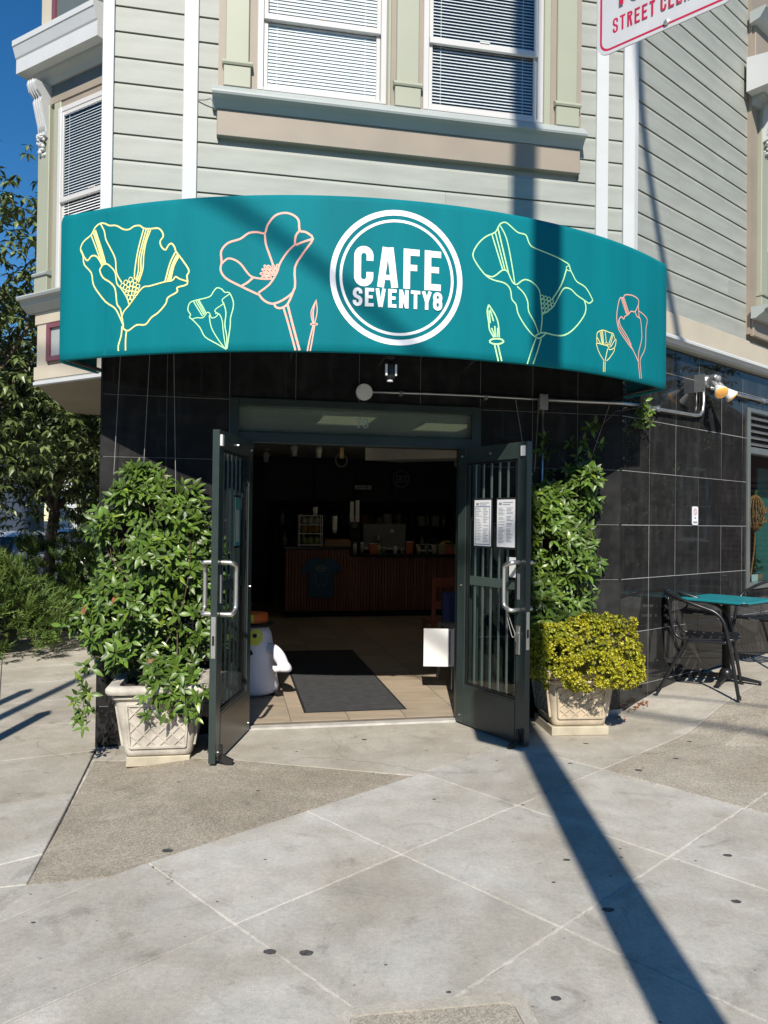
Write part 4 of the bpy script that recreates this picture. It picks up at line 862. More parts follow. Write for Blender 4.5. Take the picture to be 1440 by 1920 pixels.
# twin floodlight
fl = thing('floodlight', 'twin head floodlight with amber lamps on the black side wall', 'floodlight', RWF @ Matrix.Translation((1.315, 0, 2.86)))
part('bracket', MB().box(-.12, -.112, -.10, 0, -.10, .06), K['galv'], fl)
part('housing', MB().lathe([(.058, 0), (.058, -.07), (.05, -.085), (.001, -.088)], 22, (0, 0, .01), 'y').lathe([(.03, -.086), (.032, -.15), (.024, -.16), (.001, -.161)], 16, (0, 0, .035), 'y'), K['galv'], fl)
part('sensor', MB().lathe([(.03, -.14), (.034, -.16), (.028, -.185), (.001, -.19)], 16, (0, 0, .02), 'y'), K['plast'], fl, smooth=True)
for bx0, axd in ((-.005, (-.42, -.62, -.66)), (.085, (.42, -.55, -.72))):
    M_ = Matrix.Translation((bx0, -.13, -.01)) @ orient(axd) @ Matrix.Rotation(R(90), 4, 'X')
    lm = part('lamp_holder', MB().lathe([(.001, .03), (.022, .028), (.026, -.03), (.024, -.07), (.001, -.072)], 16).xf(M_), K['plast'], fl, smooth=True)
    part('lamp_bulb', MB().lathe([(.022, -.07), (.03, -.09), (.052, -.14), (.062, -.165), (.062, -.172)], 22).xf(M_), K['wplast'], lm, smooth=True)
    part('lamp_lens', MB().lathe([(.061, -.1725), (.05, -.182), (.025, -.187), (.001, -.188)], 22).xf(M_), K['amber'], lm, smooth=True)
# no smoking sign
ns = thing('no_smoking_sign', 'small white no smoking sign stuck on the black side tiles', 'sign', RWF @ Matrix.Translation((1.22, -.004, 1.63)))
part('plate', MB().ex(rrect(-.055, .055, -.085, .085, .018), -.003, 0, 'y'), K['paper'], ns)
sm = lambda a, b, o: (a, -.0035-o, b)
part('symbol', strokes_mesh([([(-.0+.026*math.cos(R(k*15)), .035+.026*math.sin(R(k*15))) for k in range(25)], .006), ([(-.018, .053), (.018, .017)], .005)], sm), K['signr'], ns)
part('printed_words', strokes_mesh([([(p[0], p[1]) for p in pts], t_) for pts, t_ in [([(q[0]-.012, q[1]-.03) for q in pp], tt) for pp, tt in text_strokes([('N', 0, .011), ('O', .0135, .011)], .022, .0035)]]+[([(-.038, -.06), (.038, -.06)], .016)], sm), K['ink'], ns)
# ================================================================ THE ENTRANCE
ent = part('door_frame', MB().cbox(DU0, -.895, -.025, .12, 0, DZ1, .004).cbox(.895, DU1, -.025, .12, 0, DZ1, .004).cbox(-.895, .895, -.024, .12, 2.385, DZ1, .004).cbox(-.895, .895, -.024, .12, 2.115, 2.195, .004).box(-.895, -.825, -.015, .10, 0, 2.115).box(.805, .895, -.015, .10, 0, 2.115), K['doorg'], bld, FAC)
part('transom_pane', MB().box(-.895, .895, .03, .036, 2.195, 2.385), K['film'], ent)
tf = lambda a, b, o: (a, .0285-o, b)
part('street_number', strokes_mesh([([(p[0]-.02, p[1]+2.255) for p in pts], t_) for pts, t_ in text_strokes([('7', 0, .045), ('8', .055, .045)], .075, .011)], tf), gc((.28, .42, .38), .6), ent)
part('threshold', MB().ex([(-.03, 0), (-.015, .012), (.05, .014), (.06, .0)], -.9, .9), gc((.42, .40, .36), .6, var=.2, scale=8), ent)
def door(hx, hy, ox, oy, flip, name):
    """local: x from hinge to free edge, y = face seen from the street side, z up"""
    a = math.atan2(oy-hy, ox-hx); W = math.hypot(ox-hx, oy-hy); M_ = at(hx, hy, .012, a); th = .022
    d = part('door', MB().box(0, .095, -th, th, .0, 2.10).box(W-.095, W, -th, th, 0, 2.10).box(.095, W-.095, -th+.0006, th-.0006, 0, .30).box(.095, W-.095, -th+.0006, th-.0006, 1.985, 2.10), K['doorg'], bld, M_, bev=.002, label=name)
    part('pane', MB().box(.095, W-.095, -.003, .003, .30, 1.985), K['dglass'], d)
    part('glazing_bead', MB().box(.095, .11, -.014, .014, .30, 1.985).box(W-.11, W-.095, -.014, .014, .30, 1.985).box(.11, W-.11, -.0135, .0135, .30, .315).box(.11, W-.11, -.0135, .0135, 1.97, 1.985), K['black'], d)
    for i in range(6):
        x = .11+(W-.22)*(i+.5)/6
        part('security_bar', MB().box(x-.006, x+.006, flip*.028-.006, flip*.028+.006, .28, 2.0), K['bar'], d)
    part('cross_bar', MB().box(.1, W-.1, flip*.022-.006, flip*.022+.016*flip if flip > 0 else flip*.022+.006, 1.06, 1.125) if flip > 0 else MB().box(.1, W-.1, -.038, -.022, 1.06, 1.125), K['bar'], d)
    for sd in (-1, 1):
        y = sd*.075
        part('pull_handle', MB().tube(smoothpts([(W-.065, sd*.02, 1.26), (W-.065, y*.9, 1.26), (W-.07, y*1.25, 1.255), (W-.085-.04, y*1.35, 1.235), (W-.135, y*1.35, 1.19), (W-.135, y*1.35, 1.0), (W-.125, y*1.35, .955), (W-.085, y*1.3, .935), (W-.07, y*1.2, .93), (W-.065, y*.9, .93), (W-.065, sd*.02, .93)], 4), .0155, 10), K['steel'], d, smooth=True)
    part('lock_plate', MB().box(W-.001, W+.002, -.014, .014, .66, .92), K['steel'], d)
    part('strike_slot', MB().box(W+.001, W+.003, -.008, .008, .74, .80), K['blackm'], d)
    for z, x in ((.06, .05), (.06, W-.05), (1.05, .05), (2.04, .05), (2.04, W*.5)):
        for sd in (-1, 1): part('bolt', MB().lathe([(.001, sd*.034), (.007, sd*.032), (.008, sd*.022)], 10, (x, 0, z), 'y'), K['steel'], d)
    part('alarm_sensor', MB().box(W-.05, W-.015, -.036, -.0225, 2.0, 2.07) if flip > 0 else MB().box(W-.05, W-.015, .0225, .036, 2.0, 2.07), K['wplast'], d)
    return d, M_, W
h0 = uv2w(-.81, -.03); h1 = uv2w(.80, -.03)
dl, ML, WL = door(h0.x, h0.y, -1.062, 4.83, -1, 'left door leaf swung open, seen edge on')
dr, MR, WR = door(h1.x, h1.y, 1.0, 5.30, 1, 'right door leaf swung open with barred glass')
for d, W, sd in ((dl, WL, 1), (dr, WR, -1)):
    part('kick_plate', MB().box(.1, W-.1, sd*.0215 if sd > 0 else -.0245, .0245 if sd > 0 else -.0215, .02, .285), K['kick'] if sd > 0 else K['doorg'], d)
    part('door_stop', MB().obox((W-.04, sd*.045, .06), (.012, 0, 0), (0, .01, 0), (0, 0, .05)).obox((W-.04, sd*.075, .018), (.012, 0, 0), (0, .045*sd, -.02), (0, .01, .02)).obox((W-.04, sd*.115, -.006), (.014, 0, 0), (0, .016, 0), (0, 0, .006)), K['blackm'], d)
    part('mortise_lock', MB().cbox(W-.085, W-.06, -.027, .027, 1.0, 1.18, .003), K['plast'], d)
# papers on the doors
def paper(name, label, frame, x0, x1, z0, z1, y, rows_, border, m_ink, head=True):
    p = thing(name, label, 'notice', frame)
    part('backing', MB().box(x0-.012, x1+.012, y, y+.003, z0-.014, z1+.014), K['blackm'], p)
    part('sheet', MB().box(x0, x1, y-.0022, y-.0002, z0, z1), K['paper'], p)
    st = []; w_ = x1-x0; zz = z1-(.06 if head else .02)
    fm = lambda a, b, o: (a, y-.0028-o, b)
    if head: st += [([(x0+.02, z1-.03), (x0+.05, z1-.03)], .018), ([(x0+.06, z1-.022), (x1-.02, z1-.022)], .005), ([(x0+.06, z1-.036), (x1-.05, z1-.036)], .005)]
    for i in range(rows_):
        z = zz-(zz-z0-.02)*i/rows_
        for c0, c1 in ((.08, .47), (.54, .92)): 
            if random.random() < .85: st.append(([(x0+w_*c0, z), (x0+w_*(c0+(c1-c0)*random.uniform(.5, 1)), z)], .0034))
    part('printed_lines', strokes_mesh(st, fm, 0, .000004), K['ink'], p)
    if border: part('printed_border', strokes_mesh([([(x0+.012, z0+.012), (x1-.012, z0+.012), (x1-.012, zz+.012), (x0+.012, zz+.012), (x0+.012, z0+.012)], .005)], fm, .0005), K['inkb'], p)
    return p
paper('menu_notice', 'white menu sheet with blue border on the right door glass', MR, .195, .385, 1.36, 1.70, -.012, 22, True, K['inkb'])
paper('menu_notice', 'white menu sheet without border beside the pull handle stile', MR, .455, .645, 1.36, 1.70, -.012, 26, False, K['inkb'])
sk = tag(part('sticker', MB().box(.585, .69, -.0075, -.0042, 1.15, 1.29), K['wplast'], None, MR), 'small blank white sticker above the right pull handle', 'sticker')
lp = thing('hours_notice', 'framed teal notice hanging on the left door glass', 'notice', ML)
part('frame', MB().box(.30, .46, .012, .02, 1.34, 1.70), K['black'], lp); part('sheet', MB().box(.315, .445, .0202, .022, 1.355, 1.685), gc((.03, .12, .13), .5), lp)
part('printed_panel', MB().box(.345, .415, .0222, .0226, 1.38, 1.60), K['chalk'], lp)
ky = thing('key_bunch', 'keys hanging on a cord from the right door lock', 'keys', MR)
part('lock_cylinder', MB().lathe([(.018, -.022), (.018, -.04), (.001, -.042)], 14, (WR-.07, 0, .76), 'y').cbox(WR-.09, WR-.05, -.032, -.022, .62, .82, .004), K['steel'], ky)
part('cord', MB().tube(smoothpts([(WR-.13, -.09, .93), (WR-.125, -.06, .82), (WR-.10, -.05, .74), (WR-.08, -.045, .76), (WR-.10, -.06, .83), (WR-.12, -.09, .94)], 5), .0025, 5), K['thread'], ky)
part('key', MB().box(WR-.075, WR-.055, -.05, -.046, .71, .76), K['steel'], ky)
# ================================================================ INSIDE
fz = .008
rp_ = [(-1.75, .12), (2.02, .12), (6.3, 2.57), (6.3, 8.8), (-1.75, 8.8)]
flo = struct(part('interior_floor', MB().ex(rp_, -.1, fz-.003, 'z'), K['fgrout'], None, FAC))
tcache = MB().cbox(.003, .447, .003, .447, 0, .008, 0).mesh('floor_tile', K['ftile'])
for i in range(-4, 10):
    for j in range(0, 19):
        u, v = -.02+i*.45, .14+j*.45
        if u < -1.75 or u+.45 > 4.4 or v+.45 > 8.8 or (u+.45 > 2.05 and v < .2+(u-1.6)*.573): continue
        o = link('floor_tile', tcache, flo); o.location = (u, v, fz-.006)
CZ = 2.74
def wallseg(a, b, z0, z1, m, nm='interior_wall', th=.08):
    d = Vector((b[0]-a[0], b[1]-a[1])); L = d.length; an = math.atan2(d.y, d.x)
    return struct(part(nm, MB().box(0, L, -th, 0, z0, z1), m, None, FAC @ at(a[0], a[1], 0, an)))
wallseg(rp_[1], rp_[2], 0, WZ0-.02, K['navy']); wallseg(rp_[1], tuple((FACI @ (RWF @ Vector((2.29, .15, 0)))).xy), WZ0-.02, CZ+.05, K['navy']); wallseg(rp_[2], rp_[3], 0, CZ+.05, K['navy']); wallseg(rp_[3], rp_[4], 0, CZ+.05, K['navy']); wallseg(rp_[4], (-1.75, .12), 0, CZ+.05, K['navy'])
struct(part('ceiling', MB().ex(rp_, CZ, CZ+.08, 'z'), K['ceil'], None, FAC))
struct(part('front_inner_wall', MB().box(-1.75, DU0, .141, .20, 0, CZ).box(DU1, 2.05, .141, .20, 0, CZ).box(DU0, DU1, .141, .20, DZ1, CZ), K['navy'], None, FAC))
be = struct(part('ceiling_beam', MB().ex([(.95, 5.2), (4.4, 2.6), (4.4, 3.3), (1.5, 5.35)], 2.42, CZ, 'z'), K['ceil'], None, FAC))
def inth(name, label, cat, u, v, z=0, rz=0, group=None): return thing(name, label, cat, FAC @ at(u, v, z+fz, rz), group)
mt = inth('door_mat', 'long charcoal door mat lying inside the entrance', 'door mat', -.35, .37)
part('pile', MB().cbox(.02, .82, .03, 2.9, 0, .008, 0), K['mat'], mt); part('edging', MB().box(0, .84, .01, 2.92, 0, .005), K['blackm'], mt)
# counter with vertical red wood slats
ct = inth('service_counter', 'long cafe counter clad in vertical red wood slats', 'counter', -.1, 6.35)
part('carcass', MB().box(0, 3.2, .04, .8, .1, .98), K['blackm'], ct); part('plinth', MB().box(.05, 3.2, .1, .75, 0, .1), K['blackm'], ct)
part('worktop', MB().cbox(-.03, 1.05, -.03, .85, 1.08, 1.12, .005).cbox(1.05, 3.2, -.03, .85, .96, 1.0, .005).box(0, 1.05, .04, .8, .98, 1.08), K['ctop'], ct)
sl1 = MB().cbox(0, .042, 0, .035, .1, 1.08, .008).mesh('slat', K['slat']); sl2 = MB().cbox(0, .042, 0, .035, .1, .96, .008).mesh('slat', K['slat'])
for i in range(66):
    o = link('slat', sl1 if i < 21 else sl2, ct); o.location = (i*.048, .003, 0)
ts = inth('tee_shirt', 'navy tee shirt with white print pinned to the counter front', 'shirt', .46, 6.32, .33)
tsh = [(-.2, 0), (.2, 0), (.2, .42), (.27, .36), (.33, .45), (.2, .60), (.08, .62), (.04, .59), (-.04, .59), (-.08, .62), (-.2, .60), (-.33, .45), (-.27, .36), (-.2, .42)]
part('cloth', MB().ex(tsh, 0, .014, 'y'), K['shirt'], ts)
fm = lambda a, b, o: (a, -.002-o, b)
part('print', strokes_mesh([([(.0+.08*math.cos(R(k*20)), .45+.045*math.sin(R(k*20))) for k in range(19)], .02), ([(-.06, .45), (.06, .45)], .03), ([(-.09, .36), (-.09, .22), (-.05, .17), (0, .22), (.05, .17), (.09, .22), (.09, .36), (-.09, .36)], .008)], fm), gc((.22, .28, .34), .8), ts)
# menu boards on the back wall
for i, (u0, u1, lb_) in enumerate(((-.35, .55, 'leftmost'), (.6, 1.35, 'second from left'), (1.4, 2.05, 'third from left'), (2.1, 3.3, 'rightmost'))):
    m_ = inth('menu_board', 'dark green menu board on the cafe back wall, %s of four' % lb_, 'menu board', 0, 8.75, 0, 0, 'menu boards above the counter')
    z0_, z1_ = 1.9, 2.66 if i < 3 else 2.35
    part('panel', MB().box(u0, u1, -.04, 0, z0_, z1_), K['menu'], m_)
    st = []
    for r_ in range(11):
        z = z1_-.08-r_*.055
        if z > z0_+.04: st += [([(u0+.05, z), (u0+.05+(u1-u0)*random.uniform(.35, .6), z)], .012), ([(u1-.14, z), (u1-.05, z)], .012)]
    part('menu_lines', strokes_mesh(st, lambda a, b, o: (a, -.042-o, b), 0, .00002), gc((.05, .06, .055), .8), m_)
cl = inth('wall_logo', 'round CAFE logo sign on the back wall over the counter', 'sign', 2.25, 8.68, 2.35)
part('disc', MB().lathe([(.17, 0), (.17, -.02), (.001, -.02)], 32, ax='y'), K['blackm'], cl)
o = link('logo_print', logo(lambda a, b, off: (a, -.022-off, b), 0, 0, .4, 0).raw('logo_print', gc((.35, .36, .35), .7)), cl)
sg = inth('arrow_sign', 'small white arrow sign hung on the menu boards', 'sign', 1.5, 8.6, 2.17); part('board', MB().box(-.16, .16, 0, .02, -.04, .04), K['wplast'], sg); part('printed_arrow', strokes_mesh([([(-.12, 0), (.1, 0)], .012), ([(.05, .03), (.1, 0), (.05, -.03)], .01)], fm), K['ink'], sg)
# ceiling lamps
for i, (u, v, t_) in enumerate(((-.02, 6.0, 'above the counter end'), (-.38, 7.4, 'nearest the left wall'), (.38, 6.2, 'left of the brass fixture'), (1.95, 6.15, 'beside the ceiling beam'), (2.95, 7.3, 'over the till end'))):
    s_ = inth('spot_lamp', 'white track spot lamp on the cafe ceiling %s' % t_, 'spot lamp', u, v, CZ-fz, 0, 'ceiling spot lamps')
    part('stem', MB().lathe([(.05, 0), (.05, -.015), (.014, -.02), (.014, -.05)], 14), K['wplast'], s_, smooth=True)
    part('shade', MB().lathe([(.03, -.045), (.045, -.06), (.062, -.11), (.045, -.14), (.04, -.22), (.001, -.222)], 16), K['wplast'], s_, smooth=True)
hh = inth('hanging_hook', 'brass ceiling fixture with looped cord over the counter', 'fixture', .74, 6.2, CZ-fz)
part('stem', MB().box(-.03, .03, -.03, .03, -.22, 0), gc((.35, .28, .12), .4, metal=.6), hh); part('loop', MB().tube([(.09*math.cos(R(k*20)), 0, -.25+.1*math.sin(R(k*20))) for k in range(19)], .01, 6), K['plast'], hh)
# lit ceiling panels: two seen through the transom, three added unseen as fill light
for u, v, t_ in ((.05, 2.7, 'seen through the transom glass'), (1.3, 3.0, 'right of the other panels'), (.3, 1.0, 'nearest the doors, added as unseen fill light'), (.3, 5.15, 'before the counter, added unseen to light it'), (1.9, 5.15, 'before the till, added unseen to light it')):
    cp = inth('ceiling_light', 'warm ceiling light panel %s' % t_, 'light', u, v, CZ-fz, 0, 'ceiling light panels')
    part('frame', MB().box(-.03, .63, -.03, 0, -.035, 0).box(-.03, .63, .8, .83, -.035, 0).box(-.03, 0, 0, .8, -.035, 0).box(.6, .63, 0, .8, -.035, 0), K['wplast'], cp)
    part('diffuser', MB().box(0, .6, 0, .8, -.022, -.012), K['panel'], cp)
# back shelf with jars and bottles
bs = inth('back_shelf', 'dark back bar shelf behind the counter', 'shelf', -.2, 8.3, 0)
for z in (1.0, 1.42, 1.78): part('shelf_board', MB().box(0, 3.4, 0, .4, z, z+.03), K['blackm'], bs)
for x in (0, 1.1, 2.25, 3.36): part('upright', MB().box(x, x+.04, .02, .4, 0, 1.8), K['blackm'], bs)
ORD = 'first second third fourth fifth sixth seventh eighth ninth tenth eleventh twelfth thirteenth fourteenth fifteenth sixteenth seventeenth eighteenth nineteenth twentieth twenty-first'.split()
cols = [gc(c, .3) for c in ((.30, .28, .24), (.12, .05, .02), (.04, .09, .05), (.45, .42, .38), (.25, .08, .03), (.05, .05, .06))]
jars = [MB().lathe([(.001, 0), (.035, 0), (.037, .14), (.014, .19), (.013, .25), (.001, .25)], 12).mesh('glass', m_, True) for m_ in cols]
boxs = [MB().cbox(-.07, .07, -.05, .05, 0, .2, .006).mesh('carton', m_) for m_ in cols]
for z, n_ in ((1.03, 17), (1.45, 21)):
    for k in range(n_):
        u = -.1+3.2*(k+.5)/n_+random.uniform(-.03, .03); q = random.random()
        if q < .15: continue
        ci = random.randrange(6); o = link('shelf_bottle' if q < .7 else 'shelf_carton', (jars if q < .7 else boxs)[ci], None, FAC @ at(u, 8.42, z+fz) @ Matrix.Scale(random.uniform(.8, 1.2), 4))
        kd = 'bottle' if q < .7 else 'carton'
        tag(o, '%s %s, %s from the left on the %s back bar shelf' % (['pale grey', 'brown', 'dark green', 'cream', 'rust', 'black'][ci], kd, ORD[k], 'lower' if z < 1.2 else 'upper'), kd, kd+'s on the back shelf')
# small clutter along the counter
for k in range(15):
    u = 1.02+k*.135+random.uniform(-.03, .03); c = [(.62, .6, .54), (.35, .33, .3), (.5, .12, .04), (.55, .45, .12), (.2, .22, .24)][k % 5]
    nm, cn = [('jar', 'cream'), ('tin', 'grey'), ('box', 'red'), ('jar', 'yellow'), ('bottle', 'slate')][k % 5]
    ci = inth('counter_'+nm, '%s %s, %s of the small things along the counter from the left' % (cn, nm, ORD[k]), nm, u, 6.62+random.uniform(-.1, .12), .999, random.uniform(-.4, .4), 'small things on the counter'); h = random.uniform(.09, .2)
    if nm == 'box': part('carton', MB().cbox(-.06, .06, -.04, .04, 0, h, .004), gc(c, .5), ci)
    else: part('body', MB().lathe([(.001, 0), (.035, 0), (.037, h*.7), (.03, h*.82), (.03, h*.86), (.001, h*.861)], 14), gc(c, .3), ci, smooth=True)
    part('lid', MB().cbox(-.061, .061, -.041, .041, h+.0005, h+.012, .002) if nm == 'box' else MB().lathe([(.031, h*.865), (.032, h), (.001, h+.002)], 14), K['wplast' if k % 3 else 'plast'], ci)
# things on the counter
def cups(u, v, z, n_, lbl, r=.04):
    c = inth('cup_stack', lbl, 'cups', u, v, z, 0)
    for k in range(n_): part('cup', MB().lathe([(r, .10+k*.03), (r*1.06, .10+k*.03), (r*.78, k*.03), (.001, k*.03)], 14), K['cup'], c, smooth=True)
cups(.38, 6.6, 1.62, 2, 'short stack of paper cups on the counter rack'); cups(.70, 6.6, 1.33, 7, 'tall stack of paper cups beside the snack rack')
rk = inth('snack_rack', 'white wire snack rack standing on the counter', 'rack', .12, 6.45, 1.115)
mb = MB()
for x in (0, .36):
    for y in (0, .25): mb.box(x-.006, x+.006, y-.006, y+.006, 0, .5)
for z in (.02, .2, .34, .49): mb.box(-.01, .37, -.008, .008, z, z+.012).box(-.01, .37, .24, .256, z, z+.012).box(0, .36, .0, .25, z, z+.004)
part('wire_frame', mb, K['wplast'], rk)
for i, (c, z) in enumerate((((.40, .38, .33), .36), ((.34, .2, .05), .22), ((.25, .32, .1), .04))):
    for k in range(3): part('snack_bag', MB().lathe([(.001, 0), (.045, .01), (.055, .06), (.04, .11), (.001, .125)], 8, (.08+k*.10, .1, z)), gc(c, .4), rk, smooth=True)
bx_ = inth('cardboard_tray', 'brown cardboard tray on the counter end', 'tray', .52, 6.42, 1.115); part('tray', MB().box(0, .42, 0, .3, 0, .09), K['brown'], bx_, bev=.004); part('contents', MB().box(.02, .4, .02, .28, .0905, .12), gc((.30, .12, .05), .5), bx_)
em = inth('espresso_machine', 'boxy espresso machine behind the counter', 'coffee machine', 1.25, 7.1, .99)
part('body', MB().cbox(0, .75, 0, .5, .06, .5, .02), K['plast'], em); part('group_head', MB().lathe([(.05, .22), (.05, .3), (.04, .31), (.001, .312)], 14, (.25, -.06, 0)), K['steel'], em); part('drip_tray', MB().box(.02, .73, -.1, .1, .06, .1), K['steel'], em); part('gauge', MB().lathe([(.035, -.012), (.03, -.02), (.001, -.022)], 16, (.5, 0, .38), 'y'), K['cup'], em)
gr = inth('coffee_grinder', 'tall coffee grinder with clear hopper beside the espresso machine', 'grinder', 1.0, 7.0, .99); part('body', MB().cbox(0, .18, 0, .25, 0, .42, .015), K['black'], gr); part('hopper', MB().lathe([(.06, .42), (.1, .6), (.1, .62), (.001, .63)], 16, (.09, .12, 0)), K['plast'], gr)
bn = inth('paper_sign', 'two tall white price cards behind the counter', 'price cards', .95, 6.6, 1.52); part('card', MB().box(0, .06, 0, .01, 0, .33), K['wplast'], bn); part('card', MB().box(.09, .15, 0, .01, 0, .35), K['wplast'], bn)
tb_ = inth('tablet_till', 'white tablet till lying on the low counter', 'till', 2.1, 6.55, .999); part('stand', MB().box(.05, .2, .05, .2, 0, .05), K['plast'], tb_); part('screen_case', MB().obox((.13, .1, .1), (.14, 0, 0), (0, .09, .05), (0, -.004, .008)), K['wplast'], tb_); part('screen', MB().obox((.13, .094, .111), (.115, 0, 0), (0, .07, .039), (0, -.0005, .001)), K['blackm'], tb_)
cr = inth('fruit_crate', 'pale crate of bananas on the low counter', 'crate', 2.45, 6.6, .999); part('crate', MB().box(0, .34, 0, .02, 0, .16).box(0, .34, .26, .28, 0, .16).box(0, .02, .02, .26, 0, .16).box(.32, .34, .02, .26, 0, .16).box(.02, .32, .02, .26, 0, .02), gc((.35, .30, .2), .7), cr)
for k in range(4): part('banana', MB().tube([(.06, .06+k*.04, .17), (.12, .05+k*.04, .2), (.2, .05+k*.04, .205), (.27, .06+k*.04, .18)], [.01, .02, .02, .008], 7), gc((.5, .38, .04), .5), cr, smooth=True)
bx2 = inth('cardboard_box', 'low brown box with a lidded cup at the till end', 'box', 2.8, 6.55, .999); part('box', MB().box(0, .38, 0, .25, 0, .12), K['brown'], bx2); part('cup', MB().lathe([(.035, .12), (.045, .22), (.05, .225), (.03, .25), (.001, .252)], 14, (.28, .12, 0)), K['cup'], bx2, smooth=True)
po = inth('wall_poster', 'colourful poster on the navy left wall inside', 'poster', -1.42, 8.6, 1.85); part('sheet', MB().box(-.2, .2, 0, .01, -.4, .1), K['wplast'], po); part('top_print', MB().box(-.19, .19, -.002, -.0005, -.1, .09), gc((.02, .10, .05), .6), po); part('mid_print', MB().box(-.19, .19, -.002, -.0005, -.22, -.101), gc((.14, .02, .05), .6), po)
# newspaper rack and chair by the right jamb
nr = inth('free_paper_rack', 'grey wire paper rack with a white box door by the right jamb', 'rack', 1.06, 1.0, 0)
mb = MB()
for x in (0, .42):
    for y in (0, .5): mb.box(x-.012, x+.012, y-.012, y+.012, 0, .56)
for z in (.24, .54): mb.box(-.01, .43, -.01, .01, z, z+.02).box(-.01, .43, .49, .51, z, z+.02).box(-.01, .01, .01, .49, z, z+.02).box(.41, .43, .01, .49, z, z+.02).box(.01, .41, .01, .49, z+.002, z+.012)
part('frame', mb, K['galv'], nr); part('white_door', MB().obox((-.14, -.02, .40), (.135, -.03, 0), (.002, .008, 0), (0, 0, .17)), K['wplast'], nr); part('door_groove', MB().obox((-.05, -.055, .40), (.006, -.0015, 0), (.0005, .002, 0), (0, 0, .15)), K['plast'], nr)
part('paper_stack', MB().box(.04, .38, .05, .45, .27, .36), K['paper'], nr)
wc = inth('wooden_chair', 'red wooden chair with blue bag behind the paper rack', 'chair', 1.15, 2.1, 0)
for x in (0, .4): part('leg', MB().box(x, x+.04, 0, .04, 0, .95), K['redw'], wc); part('leg', MB().box(x, x+.04, .38, .42, 0, .45), K['redw'], wc)
part('seat', MB().box(-.01, .45, -.01, .44, .45, .48), K['redw'], wc, bev=.006); part('back_rail', MB().box(.04, .4, .01, .035, .84, .94), K['redw'], wc); part('back_rail', MB().box(.04, .4, .01, .035, .62, .70), K['redw'], wc); part('bag', MB().cbox(.1, .42, -.12, -.01, .3, .8, .05), gc((.03, .05, .16), .7), wc)
# inflatable ghost in a hat
gh = thing('inflatable_ghost', 'white inflatable ghost decoration in orange and black hat inside the left door', 'decoration', at(-1.15, 6.82, .01, R(-6)))
part('body', MB().lathe([(.001, 0), (.17, .005), (.225, .03), (.235, .07), (.215, .2), (.19, .38), (.165, .53), (.135, .6), (.08, .64), (.001, .65)], 32), K['ghost'], gh, smooth=True)
part('arm', MB().tube(smoothpts([(.12, -.05, .40), (.2, -.07, .395), (.27, -.1, .34), (.31, -.12, .27), (.315, -.13, .22)], 4), [.05, .055, .056, .056, .056, .056, .056, .055, .054, .052, .05, .05, .06, .068, .07, .062, .045], 14), K['ghost'], gh, smooth=True)
part('thumb', MB().tube([(.29, -.16, .26), (.25, -.17, .25), (.22, -.17, .27)], [.03, .028, .012], 10), K['ghost'], gh, smooth=True)
part('foot_tab', MB().obox((.24, -.06, .02), (.04, -.03, 0), (.02, .025, 0), (0, 0, .012)), K['black'], gh)
part('hat_brim', MB().lathe([(.001, .60), (.19, .60), (.2, .61), (.19, .625), (.001, .64)], 28), K['blackm'], gh, smooth=True)
part('hat_band', MB().lathe([(.13, .625), (.135, .64), (.13, .71), (.001, .72)], 28), K['orange'], gh, smooth=True); part('hat_buckle', MB().obox((.005, -.137, .672), (.04, 0, 0), (0, .006, 0), (0, 0, .036)), K['ylw'], gh)
def patch(name, cx, cz, rx, rz_, m, off, prn, sh=None):   # a printed patch that follows the body
    def rad(z):
        pr = [(.235, .07), (.215, .2), (.19, .38), (.165, .53), (.135, .6)]
        for (a, z0_), (b, z1_) in zip(pr, pr[1:]):
            if z0_ <= z <= z1_: return a+(b-a)*(z-z0_)/(z1_-z0_)
        return .13
    mb = MB(); n_ = 20
    pts = [(cx, cz)]+[(cx+rx*math.cos(2*math.pi*k/n_), cz+rz_*math.sin(2*math.pi*k/n_)*(sh(k/n_) if sh else 1)) for k in range(n_)]
    mb.v = [((rad(z)+off)*math.sin(x/rad(z)), -(rad(z)+off)*math.cos(x/rad(z)), z) for x, z in pts]
    mb.f = [(0, 1+k, 1+(k+1) % n_) for k in range(n_)]
    link(name, mb.raw(name, m, True), prn)
patch('eye', .07, .515, .065, .07, K['ylw'], .004, gh); patch('pupil', .062, .53, .018, .018, K['blackm'], .007, gh)
patch('eye', -.10, .515, .065, .07, K['ylw'], .004, gh); patch('pupil', -.10, .53, .018, .018, K['blackm'], .007, gh)
patch('mouth', .0, .375, .055, .05, K['blackm'], .004, gh, lambda t: 1 if t < .5 else .25)

